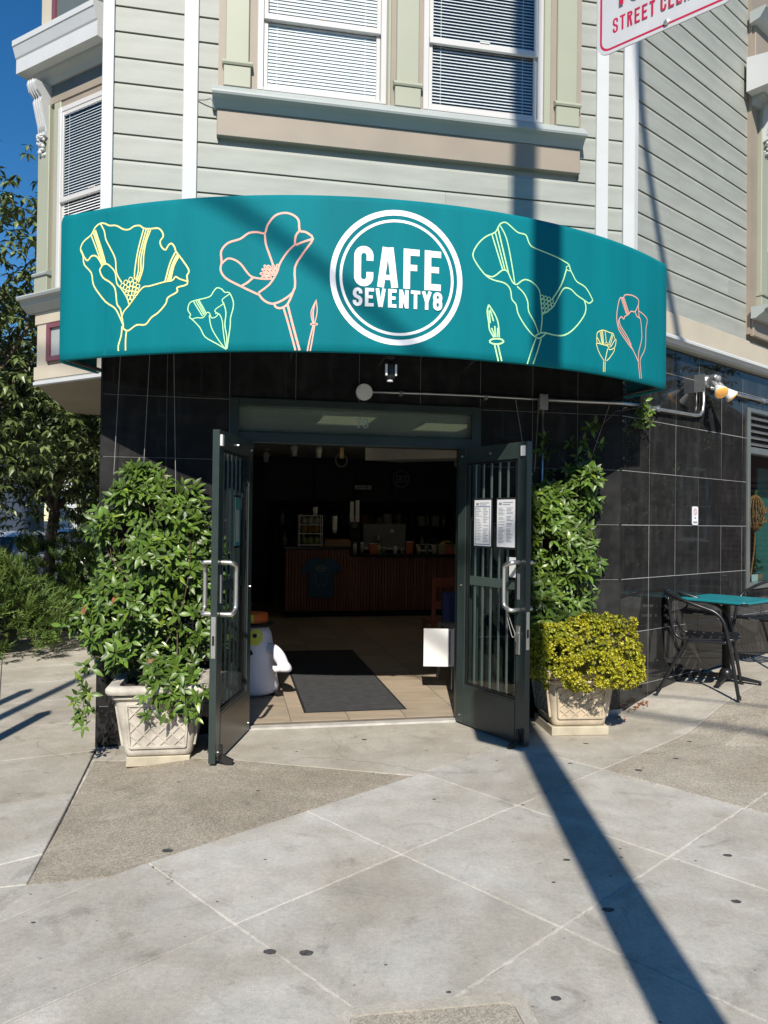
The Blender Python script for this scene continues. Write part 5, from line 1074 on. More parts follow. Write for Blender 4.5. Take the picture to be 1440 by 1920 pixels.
# ================================================================ PLANTERS
def rsq(h, r, n=4): return arc(h-r, h-r, r, 0, 90, n)+arc(-h+r, h-r, r, 90, 180, n)+arc(-h+r, -h+r, r, 180, 270, n)+arc(h-r, -h+r, r, 270, 360, n)
def loft(rings):
    mb = MB(); n = len(rings[0][0])
    for pts, z in rings: mb.v += [(x, y, z) for x, y in pts]
    mb.f = [(r_*n+i, r_*n+(i+1) % n, (r_+1)*n+(i+1) % n, (r_+1)*n+i) for r_ in range(len(rings)-1) for i in range(n)]
    mb.f += [tuple(range(n))[::-1], tuple(range((len(rings)-1)*n, len(rings)*n))]; return mb
def planter(label, frame, m, ht, hb, H, rim, base):
    p = thing('stone_planter', label, 'planter', frame, 'square stone planters beside the doors')
    part('foot_block', MB().cbox(-base, base, -base, base, 0, .065, .004), K['slab'], p, bev=.008)
    z0 = .07
    R_ = [(rsq(hb*.93, .04), z0), (rsq(hb*.99, .05), z0+.012), (rsq(hb, .05), z0+.03)]
    R_ += [(rsq(hb+(ht-hb)*t, .045), z0+.03+(H-.12)*t) for t in (.33, .66, 1)]
    zt = z0+.03+H-.12
    R_ += [(rsq(ht+.012, .045), zt+.004), (rsq(ht+.022, .045), zt+.015), (rsq(ht+.018, .045), zt+.028), (rsq(ht+.004, .045), zt+.034), (rsq(ht+.006, .045), zt+.04), (rsq(ht+rim*.85, .05), zt+.045), (rsq(ht+rim, .05), zt+.06), (rsq(ht+rim, .05), zt+.078), (rsq(ht+rim*.8, .05), zt+.092), (rsq(ht+rim*.4, .05), zt+.096), (rsq(ht-.02, .04), zt+.09), (rsq(ht-.03, .04), zt+.05), (rsq(ht-.035, .04), zt+.03)]
    part('pot', loft(R_), m, p, smooth=True).modifiers.new('edge', 'EDGE_SPLIT').split_angle = R(40)
    part('soil', MB().cbox(-ht+.03, ht-.03, -ht+.03, ht-.03, zt+.02, zt+.055, 0), K['soil'], p)
    za, zb = z0+.06, zt-.03
    for sd in range(4):
        rot = Matrix.Rotation(sd*math.pi/2, 4, 'Z')
        def fmap(a, t, o):                                   # a in -1..1 across, t 0..1 up the sloped face
            z = za+(zb-za)*t; h = hb+(ht-hb)*(z-z0-.03)/(H-.12); return rot @ Vector((a*hb*.80*(1+.12*t), -h-o, z))
        mb = MB()
        def strip(p0, p1, wd, o):
            d = Vector(((p1[0]-p0[0])*hb*.8, (p1[1]-p0[1])*(zb-za))); d.normalize(); nx_, ny_ = -d.y*wd/(hb*.8), d.x*wd/(zb-za)
            q = [(p0[0]-nx_, p0[1]-ny_), (p1[0]-nx_, p1[1]-ny_), (p1[0]+nx_, p1[1]+ny_), (p0[0]+nx_, p0[1]+ny_)]
            k = .55; r_ = [(p0[0]-nx_*k, p0[1]-ny_*k), (p1[0]-nx_*k, p1[1]-ny_*k), (p1[0]+nx_*k, p1[1]+ny_*k), (p0[0]+nx_*k, p0[1]+ny_*k)]
            mb.add([fmap(*c, -.004) for c in q]+[fmap(*c, o) for c in r_], [(4,5,6,7),(0,1,5,4),(1,2,6,5),(2,3,7,6),(3,0,4,7)])
        strip((-1, .0), (1, .0), .012, .013); strip((-1, 1), (1, 1), .012, .0131); strip((-1, 0), (-1, 1), .012, .0132); strip((1, 0), (1, 1), .012, .0133)
        n_ = 4; cs = 2.0/n_; rt = 3
        k = 0
        for i in range(-rt*2, n_+1):
            for sgn in (1, -1):
                pts = []
                x0_ = -1+i*cs; a0, a1 = (x0_, 0), (x0_+rt*cs, 1)
                if sgn < 0: a0, a1 = (-a0[0], 0), (-a1[0], 1)
                # clip to the panel
                t0, t1 = 0.0, 1.0; dx = a1[0]-a0[0]
                ta, tb = sorted(((-1-a0[0])/dx, (1-a0[0])/dx)); t0, t1 = max(t0, ta), min(t1, tb)
                if t1-t0 > .05:
                    k += 1; strip((a0[0]+dx*t0, t0), (a0[0]+dx*t1, t1), .0075, .007+(.0004 if sgn > 0 else 0)+k*.00003)
        part('lattice_relief', mb, m, p)
    return p, zt
PLX, PLY = -1.47, 5.17; gl = gz(PLX, PLY)
planL, ztL = planter('weathered white stone planter left of the doors', at(PLX, PLY, gl-.01, R(9)), K['pot'], .265, .215, .46, .055, .20)
PRX, PRY = 1.43, 5.83
planR, ztR = planter('warm cream stone planter right of the doors', at(PRX, PRY, .0, R(6)), K['potR'], .245, .205, .40, .03, .215)
# ================================================================ LEAVES
def leaf_geo(L, W, fold=.25, droop=.25, n=4):
    vs = []; fs = []
    for i in range(n+1):
        t = i/n; w_ = W*.5*math.sin(math.pi*(t**.85))**.9 if 0 < t < 1 else .0015; y = L*t; z = -droop*L*t*t
        vs += [(-w_, y, z+w_*fold), (0, y, z), (w_, y, z+w_*fold)]
    for i in range(n):
        a = i*3; fs += [(a, a+1, a+4, a+3), (a+1, a+2, a+5, a+4)]
    return vs, fs
lv0, lf0 = leaf_geo(.068, .029)
leafmeshes = []
for nm, m in (('leaf', K['leaf']), ('leaf', K['leaf']), ('leaf', K['leaf']), ('leaf', K['leafy'])):
    mb = MB(); v_, f_ = leaf_geo(.070*random.uniform(.9, 1.1), .030*random.uniform(.9, 1.1), .25, random.uniform(.15, .4)); mb.add(v_, f_); leafmeshes.append(mb.raw(nm, m, True))
dryleaf = MB(); dryleaf.add(*leaf_geo(.07, .04, .6, .6)); dryleaf = dryleaf.raw('leaf', K['leafd'], True)
def vine(name, label, clusters, stems, front, nparts=300, size=1.0):
    """clusters: [(pos, outward)] - each gets a whorl of leaves; the frontmost become leaves of their own"""
    t = thing(name, label, 'vine')
    leaves = []
    for pos, outd in clusters:
        k = random.randint(4, 7); a0 = random.uniform(0, 6.28); o_ = Vector(outd).normalized()
        x = o_.cross(Vector((.1, .2, 1))).normalized(); y = o_.cross(x)
        for i in range(k):
            a = a0+i*2*math.pi/k+random.uniform(-.3, .3); tl = random.uniform(.15, .75)
            d = (x*math.cos(a)+y*math.sin(a))*(1-tl*.5)+o_*tl+Vector((0, 0, -.12))
            s_ = size*random.choice((.5, .7, .85, .95, 1.05, 1.2))*random.uniform(.9, 1.08)
            M_ = Matrix.Translation(Vector(pos)+d.normalized()*.008) @ orient(d, o_+Vector((0, 0, .5)), random.uniform(-.5, .5)) @ Matrix.Scale(s_, 4)
            leaves.append((front(Vector(pos)), M_))
    leaves.sort(key=lambda q: q[0]); mass = MB()
    st_ = max(1, int(len(leaves)*.55)//nparts)
    pick = set(list(range(0, int(len(leaves)*.55), st_))[:nparts])
    for i, (_, M_) in enumerate(leaves):
        if i in pick:
            o = link('leaf', random.choice(leafmeshes) if random.random() > .015 else dryleaf, t); o.matrix_basis = M_
        else: mass.add([M_ @ Vector(p) for p in lv0], lf0)
    o = link('foliage', mass.raw('foliage', K['leafm'], True), t); o['kind'] = 'stuff'
    for s_ in stems: part('stem', MB().tube(s_, [max(.002, .006*(1-i/len(s_))) for i in range(len(s_))], 6), K['stem'], t, smooth=True)
    return t
def interp(tab, z):
    for (z0, a), (z1, b) in zip(tab, tab[1:]):
        if z0 <= z <= z1: return a+(b-a)*(z-z0)/(z1-z0)
    return tab[0][1] if z < tab[0][0] else tab[-1][1]
XL = [(.36, -1.35), (.46, -1.72), (.60, -1.98), (.72, -2.12), (.85, -2.14), (1.0, -2.06), (1.15, -2.02), (1.35, -2.04), (1.5, -2.02), (1.65, -1.96), (1.78, -1.92), (1.9, -1.86)]
XR = [(.36, -1.16), (.6, -1.13), (1.2, -1.13), (1.42, -1.15), (1.52, -1.22), (1.62, -1.24), (1.75, -1.32), (1.82, -1.52), (1.9, -1.62)]
cl_ = []
while len(cl_) < 800:
    z = random.uniform(.38, 1.9); a, b = interp(XL, z)+.05*math.sin(z*11)+.03*math.sin(z*29), interp(XR, z); c = random.uniform(-1, 1); x = (a+b)/2+(b-a)/2*c
    yw = 5.47+(x+2.02)*.198; dep = .56 if z < 1.0 else .46-.22*(z-1.0)/.9
    ys = yw-.06-dep*math.sqrt(max(0, 1-c*c))*random.uniform(.55, 1.0)*(.8+.35*math.sin(x*9+z*7)*math.sin(z*11))
    if z < .62 and (ys > PLY+.1): continue
    if random.random() < .45*(1+math.sin(x*13)*math.sin(z*9+1))*(.6+.4*math.sin(x*5+z*4)): continue
    if abs(c) > .8 and random.random() < .45: continue
    if z > 1.42 and math.sin(x*17+z*6)*math.sin(z*14+x*5) > .15 and random.random() < .8: continue
    cl_.append(((x, ys, z), (c*.7+random.uniform(-.3, .3), -1, .35+random.uniform(-.3, .4))))
for k in range(16): cl_.append(((-1.95+.04*math.sin(k*1.3)+random.uniform(-.03, .03), 5.05+random.uniform(-.05, .05), .58-k*.026), (random.uniform(-1, .5), -.8, .2)))
for k in range(46): cl_.append(((random.uniform(-1.5, -1.14), random.uniform(4.84, 4.93), random.uniform(.30, .60)), (random.uniform(-.5, .5), -1, .25)))
for k in range(14): cl_.append(((-2.16+.025*k, 5.12, .78+.012*k+random.uniform(-.03, .03)), (-.6, -.7, .4)))
stems = [smoothpts([(PLX+random.uniform(-.15, .15), PLY, .45), (PLX+random.uniform(-.3, .2), PLY+.05, .9), (PLX+random.uniform(-.5, .15), PLY+.12, 1.4), (PLX+random.uniform(-.45, .1), PLY+.2, random.uniform(1.6, 1.95))], 4) for _ in range(7)]
stems.append([(-1.75, 5.1, .6), (-1.9, 5.05, .64), (-1.95, 5.05, .55), (-1.97, 5.05, .4), (-1.93, 5.05, .2)])
vine('jasmine_vine', 'glossy green jasmine climbing over the planter left of the doors', cl_, stems, lambda p: p.y)
XL2 = [(.72, 1.08), (1.75, 1.05), (1.84, 1.12), (1.86, 1.42), (1.98, 1.52)]
XR2 = [(.72, 1.66), (1.0, 1.67), (1.3, 1.70), (1.5, 1.71), (1.7, 1.71), (1.85, 1.70), (1.98, 1.64)]
cl_ = []
while len(cl_) < 560:
    z = random.uniform(.7, 1.97); a, b = interp(XL2, z), interp(XR2, z)+.06*math.sin(z*9)*math.sin(z*3.1)+.035*math.sin(z*27)-.02; c = random.uniform(-1, 1); x = (a+b)/2+(b-a)/2*c
    yw = 6.04+(x-.86)*.198; ys = yw-.05-(.30-.1*(z-.7))*math.sqrt(max(0, 1-c*c))*random.uniform(.5, 1.0)*(.8+.3*math.sin(x*11+z*8))
    if random.random() < .4*(1+math.sin(x*15+1)*math.sin(z*10)): continue
    if abs(c) > .75 and random.random() < .5: continue
    cl_.append(((x, ys, z), (c*.6+random.uniform(-.3, .3), -1, .35+random.uniform(-.3, .4))))
for k in range(14): cl_.append(((1.2+random.uniform(0, .5), 6.06+random.uniform(-.04, .03), random.uniform(1.95, 2.35)), (random.uniform(-.5, .5), -1, .2)))
stems = [smoothpts([(PRX+random.uniform(-.15, .15), PRY+.1, .4), (PRX+random.uniform(-.25, .2), PRY+.18, .9), (PRX+random.uniform(-.25, .25), PRY+.22, 1.5), (PRX+random.uniform(-.2, .25), PRY+.24, random.uniform(1.8, 2.35))], 4) for _ in range(7)]
vine('jasmine_vine', 'glossy green jasmine climbing the tiles behind the golden shrub', cl_, stems, lambda p: p.y)
sp = RWF @ Vector((.24, -.06, 2.52)); cl_ = [((sp.x+random.uniform(-.06, .07), sp.y+random.uniform(-.04, .04), sp.z+random.uniform(-.16, .06)), (random.uniform(-1, 1), -1, -.4)) for _ in range(16)]
vine('vine_tuft', 'stray tuft of vine hanging on the conduit pipe', cl_, [[(1.7, 6.15, 2.3), (1.85, 6.15, 2.45), tuple(sp)]], lambda p: p.y, 40, .8)
# golden shrub: thousands of tiny leaves in tufts over a lumpy dome
gs = thing('golden_shrub', 'dense golden green shrub mounded over the cream planter', 'shrub')
mb = MB(); gcx, gcy, gcz = 1.49, 5.68, .60
def lump(d): return 1+.10*math.sin(d.x*5+1)*math.sin(d.z*6)+.08*math.sin(d.x*11+d.y*7)+.06*math.sin(d.z*13+d.x*4+2)
heads = []
lobes = [((1.32, 5.66, .57), (.26, .25, .20)), ((1.65, 5.68, .61), (.23, .25, .22)), ((1.53, 5.62, .68), (.22, .22, .16)), ((1.50, 5.55, .53), (.27, .2, .15)), ((1.22, 5.62, .64), (.13, .15, .13)), ((1.72, 5.6, .5), (.13, .14, .12))]
for i in range(1100):
    lc, lr = random.choice(lobes); d = Vector((random.gauss(0, 1), random.gauss(0, 1), random.gauss(0, 1))).normalized()
    q = lump(d)*random.uniform(.85, 1.05); c = Vector((lc[0]+d.x*lr[0]*q, lc[1]+d.y*lr[1]*q, lc[2]+d.z*lr[2]*q))
    if any(k[0] != lc and sum(((c[j]-k[0][j])/k[1][j])**2 for j in range(3)) < .7 for k in lobes) or c.z < .385+.03*math.sin(c.x*30): continue
    heads.append((c, d))
for c0, d0 in heads:
    for j in range(11):
        d = (d0*.8+Vector((random.gauss(0, .6), random.gauss(0, .6), random.gauss(0, .6)+.25))).normalized(); c = c0+d*.034
        up = d; x = up.cross(Vector((.3, .5, 1))).normalized(); y = up.cross(x)
        for k in range(6):
            a = k*1.05+random.uniform(-.3, .3); e = (x*math.cos(a)+y*math.sin(a))*random.uniform(.4, .9)+up*.8; e.normalize(); L = random.uniform(.016, .027); s_ = e.cross(up).normalized()*.0048; b = c+e*.003
            mb.add([b-s_*.5, b+s_*.5, b+e*L*.6+s_, b+e*L, b+e*L*.6-s_], [(0, 1, 2, 3, 4)])
o = link('foliage', mb.raw('foliage', K['gold']), gs); o['kind'] = 'stuff'
mb = MB()
for k in range(10): mb.tube([(PRX+random.uniform(-.1, .1), PRY-.05, .38), (gcx+random.uniform(-.2, .2), gcy+random.uniform(-.1, .1), .55), (gcx+random.uniform(-.3, .3), gcy+random.uniform(-.2, .1), .7)], .006, 5)
part('stems', mb, K['stem'], gs); 
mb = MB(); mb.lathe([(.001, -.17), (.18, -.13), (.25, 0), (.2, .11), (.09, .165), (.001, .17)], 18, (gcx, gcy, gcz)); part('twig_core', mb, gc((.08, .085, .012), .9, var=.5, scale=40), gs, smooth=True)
# twines from awning to planters
tw_ = [((-1.76, -.06, 1.85), (-1.72, -.04, 2.98)), ((-1.56, -.08, 1.8), (-1.52, -.04, 2.98)), ((-1.33, -.10, 1.7), (-1.37, -.04, 2.98)), ((1.33, -.05, 2.0), (1.24, -.03, 2.54)), ((1.40, -.05, 1.95), (1.44, -.03, 2.54)), ((1.82, -.05, 1.9), (2.05, -.03, 2.52))]
wn = ['leftmost', 'second', 'third', 'fourth', 'fifth', 'rightmost']
for (a, b), nm in zip(tw_, wn): tag(link('twine', MB().tube([a, b], .0022, 5).mesh('twine', K['thread']), None, FAC), 'thin twine strung from the awning to a vine, %s of six' % nm, 'twine', 'twines under the awning')
# fallen leaves at the foot of the wall
lt = MB()
for _ in range(60):
    s_ = random.uniform(-.12, .32); p = RWF @ Vector((s_, -.03-abs(random.gauss(0, .03)), 0)); v_, f_ = leaf_geo(random.uniform(.015, .04), .015, .4, .3, 2)
    M_ = Matrix.Translation((p.x, p.y, gz(p.x, p.y)+.006)) @ Matrix.Rotation(random.uniform(0, 6.3), 4, 'Z'); lt.add([M_ @ Vector(q) for q in v_], f_)
o = link('leaf_litter', lt.raw('leaf_litter', K['leafd'])); o['kind'] = 'stuff'; o['label'] = 'brown leaf litter at the foot of the tiled corner'; o['category'] = 'leaf litter'
# ================================================================ TABLE AND CHAIRS
tx, ty = 3.04, 6.80; tz = gz(tx, ty)
tab = thing('cafe_table', 'square teal cafe table on black pedestal by the tiled wall', 'table', at(tx, ty, tz, TR))
part('table_top', MB().ex(rrect(-.3, .3, -.3, .3, .05), .715, .735, 'z'), K['table'], tab, bev=.004)
part('edge_band', MB().ex(rrect(-.303, .303, -.303, .303, .053), .706, .7145, 'z'), K['black'], tab)
for a in range(4): part('corner_clip', MB().ex(arc(.25, .25, .055, 10, 80, 5)+arc(.25, .25, .04, 80, 10, 5), .70, .728, 'z').xf(Matrix.Rotation(a*math.pi/2, 4, 'Z')), K['black'], tab)
part('pedestal', MB().lathe([(.036, .05), (.036, .70), (.06, .702), (.12, .706)], 20), K['black'], tab, smooth=True)
part('hub', MB().lathe([(.05, .03), (.06, .05), (.055, .09), (.037, .12)], 16), K['black'], tab, smooth=True)
for a in range(4):
    part('foot', MB().ex([(.03, .03), (.03, .075), (.27, .038), (.285, .035), (.285, 0), (.265, 0), (.265, .02)], -.02, .02, 'y').xf(Matrix.Rotation(R(12)+a*math.pi/2, 4, 'Z')), K['black'], tab, bev=.004)
def chair(label):
    c = thing('cafe_chair', label, 'chair', None, 'black slatted armchairs at the teal table')
    hp = [(.265, .25, 0), (.262, .20, .30), (.258, .155, .52), (.252, .125, .60), (.25, .07, .65), (.25, 0, .675), (.245, -.12, .715), (.20, -.24, .755), (.10, -.29, .77)]
    hp = hp+[(0, -.30, .772)]+[(-x, y, z) for x, y, z in reversed(hp)]
    part('arm_hoop', MB().tube(smoothpts(hp, 4), .014, 10), K['black'], c, smooth=True)
    for sx in (1, -1):
        part('seat_frame', MB().tube(smoothpts([(sx*.05, .235, .432), (sx*.16, .232, .434), (sx*.205, .20, .438), (sx*.21, .1, .432), (sx*.205, -.1, .42), (sx*.2, -.17, .425), (sx*.192, -.215, .46), (sx*.185, -.245, .56), (sx*.175, -.27, .75)], 4), .0105, 8), K['black'], c, smooth=True)
        part('leg', MB().tube(smoothpts([(sx*.245, .17, .42), (sx*.235, .05, .415), (sx*.225, -.07, .41), (sx*.225, -.13, .385), (sx*.232, -.19, .28), (sx*.25, -.33, 0)], 4), .0125, 10), K['black'], c, smooth=True)
        for p in ((sx*.265, .25, 0), (sx*.25, -.33, 0)): part('foot_cap', MB().lathe([(.001, -.002), (.017, 0), (.016, .03), (.001, .031)], 10, p), K['blackm'], c)
    for i in range(6):
        y0 = -.155+i*.067; mb = MB(); n = 6
        for k in range(n+1):
            x = -.205+.41*k/n; sag = -.012*(1-(2*k/n-1)**2); z = .437+.012*((y0+.02)/.2)**2+sag
            mb.v += [(x, y0, z), (x, y0+.05, z), (x, y0+.05, z-.004), (x, y0, z-.004)]
        mb.f = [(k*4+a, k*4+(a+1) % 4, k*4+4+(a+1) % 4, k*4+4+a) for k in range(n) for a in range(4)]+[(0, 1, 2, 3), (n*4, n*4+1, n*4+2, n*4+3)]
        part('seat_slat', mb, K['black'], c)
    for i in range(3):
        z0_ = .50+i*.08; mb = MB(); n = 6
        for k in range(n+1):
            x = -.19+.38*k/n; y = -.235-.045*(1-(2*k/n-1)**2)-.12*(z0_-.5)
            mb.v += [(x, y, z0_), (x, y-.008, z0_+.058), (x, y-.012, z0_+.058), (x, y-.004, z0_)]
        mb.f = [(k*4+a, k*4+(a+1) % 4, k*4+4+(a+1) % 4, k*4+4+a) for k in range(n) for a in range(4)]+[(0, 1, 2, 3), (n*4, n*4+1, n*4+2, n*4+3)]
        part('back_slat', mb, K['black'], c)
    return c
def place(c, x, y, face, k=1.07):                                    # face: heading of the chair's front, degrees
    c.matrix_basis = at(x, y, gz(x, y)+.002, R(face-90)) @ Matrix.Scale(k, 4)
ch = chair('black slatted metal armchair left of the teal table'); place(ch, 2.76, 6.56, -27)
c2 = copy_tree(ch); c2['label'] = 'black slatted metal armchair on the far right side of the table'; place(c2, 3.74, 7.36, 205)
dp = tag(part('display_panel', MB().box(3.35, 4.6, .34, .36, .92, 2.2), gc((.05, .17, .16), .6), None, RWF), 'turquoise display panel standing inside the side window', 'panel')
# wicker pumpkin, plant and card in the side window
pk = thing('wicker_pumpkin', 'orange wicker jack o lantern on a stick in the side window', 'decoration', RWF @ Matrix.Translation((2.80, .13, 1.68)))
for k in range(9):
    a = k*math.pi/9; part('rib', MB().tube([(.13*math.sin(R(t*20))*math.cos(a), .08*math.sin(R(t*20))*math.sin(a), .19*math.cos(R(t*20))) for t in range(19)], .006, 5), K['rattan'], pk, smooth=True)
part('face', MB().tube([(-.07, -.085, .06), (-.03, -.09, .0), (-.08, -.085, .01), (-.07, -.085, .06)], .006, 5).tube([(.07, -.085, .06), (.03, -.09, .0), (.08, -.085, .01), (.07, -.085, .06)], .006, 5).tube([(-.08, -.085, -.06), (-.04, -.09, -.10), (0, -.09, -.085), (.04, -.09, -.10), (.08, -.085, -.06)], .006, 5), K['rattan'], pk)
part('stick', MB().tube([(0, 0, -.18), (-.02, 0, -.4), (-.1, 0, -.66)], .007, 6), K['rattan'], pk); part('stalk', MB().tube([(0, 0, .18), (.02, 0, .24)], .015, 6), gc((.05, .10, .03), .7), pk)
vp = thing('window_pot_plant', 'small pale leafed pot plant on the side window ledge', 'pot plant', RWF @ Matrix.Translation((2.98, .2, .92)))
part('pot', MB().lathe([(.001, 0), (.06, 0), (.075, .1), (.07, .1), (.001, .09)], 16), gc((.25, .12, .07), .8), vp, smooth=True)
mb = MB()
for k in range(26):
    v_, f_ = leaf_geo(.08, .05); M_ = Matrix.Translation((random.uniform(-.05, .05), random.uniform(-.04, .04), .1+random.uniform(0, .16))) @ orient((random.uniform(-1, 1), random.uniform(-1, .5), random.uniform(.1, 1))); mb.add([M_ @ Vector(q) for q in v_], f_)
o = link('leaves', mb.raw('leaves', gc((.12, .28, .18), .5)), vp); o['kind'] = 'stuff'
wcd = tag(part('window_card', MB().box(2.66, 2.8, .1, .104, .925, 1.03), K['paper'], None, RWF), 'small white card standing on the side window ledge', 'card')
# ================================================================ STREET SIGN, POLE, CABLES
pole = thing('utility_pole', 'tall wooden utility pole behind the camera with a mast arm', 'pole', at(.892, -.55, 0))
part('shaft', MB().tube([(0, 0, -.3), (0, 0, 3), (0, 0, 7), (0, 0, 14)], [.118, .114, .108, .10], 20), K['wood'], pole, smooth=True)
part('cross_arm', MB().box(-1.0, 1.0, -.06, .06, 13.0, 13.12), K['wood'], pole)
sd_ = Vector((.73, -.684, 0)).normalized(); SM = Matrix.Translation((.583, 2.141, 2.852)) @ Matrix.Rotation(math.atan2(sd_.y, sd_.x), 4, 'Z')
sgn = thing('street_sign', 'white street cleaning parking sign with red lettering at top right', 'sign', SM)
SWD, SHT = .379, .56
part('plate', MB().ex(rrect(0, SWD, 0, SHT, .035), -.002, .002, 'y'), K['signw'], sgn)
sf = lambda a, b, o: (a, -.0023-o, b)
part('red_border', strokes_mesh([(rrect(.012, SWD-.012, .012, SHT-.012, .026)+[rrect(.012, SWD-.012, .012, SHT-.012, .026)[0]], .006)], sf), K['signr'], sgn)
def line(txt, x0, z0, h, t, wf, gap):
    st = []; x = x0
    for c in txt:
        if c == ' ': x += wf*h*.6; continue
        w_ = wf*h*(.45 if c == 'I' else 1); st += [([(p[0]+x, p[1]+z0) for p in pts], tt) for pts, tt in glyph(c, w_, h, t)]; x += w_+gap
    return st, x
st, xe = line('STREET CLEANING', .047, .051, .041, .0054, .38, .0056)
st2, _ = line('TUESDAY', .059, .119, .066, .012, .45, .0113)
part('lettering', strokes_mesh(st+st2, sf), K['signr'], sgn)
part('bolt', MB().lathe([(.008, -.002), (.008, -.006), (.004, -.009), (.001, -.009)], 10, (SWD/2+.01, 0, .016), 'y'), K['steel'], sgn)
SI = SM.inverted()
for z in (3.05, 3.30): part('bracket', MB().tube([SI @ Vector((.76, 2.0, z)), SI @ Vector((.956, 1.75, z)), SI @ Vector((.93, .8, z)), SI @ Vector((.895, -.47, z))], .016, 8), K['galv'], sgn)
def cable(label, pts, r): tag(part('overhead_cable', MB().tube(smoothpts(pts, 5), r, 6), K['blackm'], None, None, smooth=True), label, 'cable', 'overhead cables')
cable('overhead service cable crossing the street behind the camera', [(-9, -6, 18.1), (-1.23, -6, 12.6), (-.36, -6, 11.98), (9, -6, 5.4)], .034)
cable('guy wire running from the utility pole down to the right', [(.98, -.55, 6.45), (2.0, -.55, 6.22), (2.95, -.55, 5.73), (6, -.55, 3.9), (12.5, -.55, -.25)], .013)
cable('thick drooping cable loop beside the utility pole', [(1.80, -.55, 13.0), (1.86, -.56, 11.2), (2.04, -.6, 10.32), (2.29, -.6, 9.62), (2.49, -.6, 9.02)], .05)
# sign posts outside the frame on the left whose shadows cross the pavement
for i, (x, y, h, lbl) in enumerate(((-3.42, 4.0, 2.72, 'grey kerb post farthest from the camera on the left'), (-2.88, 3.5, 2.45, 'short grey kerb post left of the camera'), (-3.2, 2.6, 5.2, 'tall grey kerb post left of the camera'))):
    t = thing('kerb_post', lbl, 'post', at(x, y, gz(x, y)), 'posts along the left kerb'); part('post', MB().tube([(0, 0, -.1), (0, 0, h)], .055, 10), K['galv'], t, smooth=True); part('cap', MB().lathe([(.06, h), (.06, h+.03), (.001, h+.14)], 12), K['galv'], t)
# ================================================================ LEFT STREET: SHRUBS, TREES, CARS, HOUSES
def spray(name, label, x, y, rx, ry, h, n_, m, seed):
    rnd = random.Random(seed); t = thing(name, label, 'shrub', at(x, y, gz(x, y)), 'juniper shrubs along the kerb'); mb = MB()
    for i in range(n_//9):
        d0 = Vector((rnd.gauss(0, 1), rnd.gauss(0, 1), abs(rnd.gauss(0, .9)))).normalized(); q = 1+.2*math.sin(d0.x*6+seed)*math.sin(d0.z*7)+.14*math.sin(d0.y*9+d0.x*5)
        q *= rnd.choice((1, 1, .9, .8)); c0 = Vector((d0.x*rx*q, d0.y*ry*q, .1+d0.z*h*q))
        for j in range(22):
            e0 = (d0*.9+Vector((rnd.gauss(0, .5), rnd.gauss(0, .5), rnd.gauss(0, .4)+.35))).normalized(); c = c0+e0*rnd.uniform(.0, .10)
            x_ = e0.cross(Vector((rnd.uniform(-1, 1), rnd.uniform(-1, 1), 1))).normalized(); L = rnd.uniform(.07, .12)
            for k in range(5):
                b = c+e0*L*.2*k; s_ = (1 if k % 2 else -1); tip = b+(e0*.8+x_*s_).normalized()*L*.42*(1-.12*k); w_ = e0*L*.09
                mb.add([b-w_, b+w_, tip], [(0, 1, 2)])
            w_ = x_*.008; mb.add([c-w_, c+w_, c+e0*L*1.3], [(0, 1, 2)])
    o = link('foliage', mb.raw('foliage', m), t); o['kind'] = 'stuff'
    part('core', MB().lathe([(.35*rx, 0), (.55*rx, .25*h), (.45*rx, .5*h), (.001, .65*h)], 14), gc((.010, .016, .006), .95, var=.5, scale=30), t)  # near-black core stands in for the shade inside the shrub
    return t
spray('juniper_shrub', 'bright green juniper shrub at the left edge of the pavement', -4.85, 9.2, .9, .9, 1.0, 3800, K['jun'], 3)
spray('juniper_shrub', 'dark juniper shrub in front of the tree trunk', -4.8, 11.3, 1.1, 1.0, 1.12, 3600, K['jun'], 5)
spray('juniper_shrub', 'juniper shrub nearest the building on the left street', -4.5, 13.2, 1.0, 1.0, 1.05, 3000, K['jun'], 8)
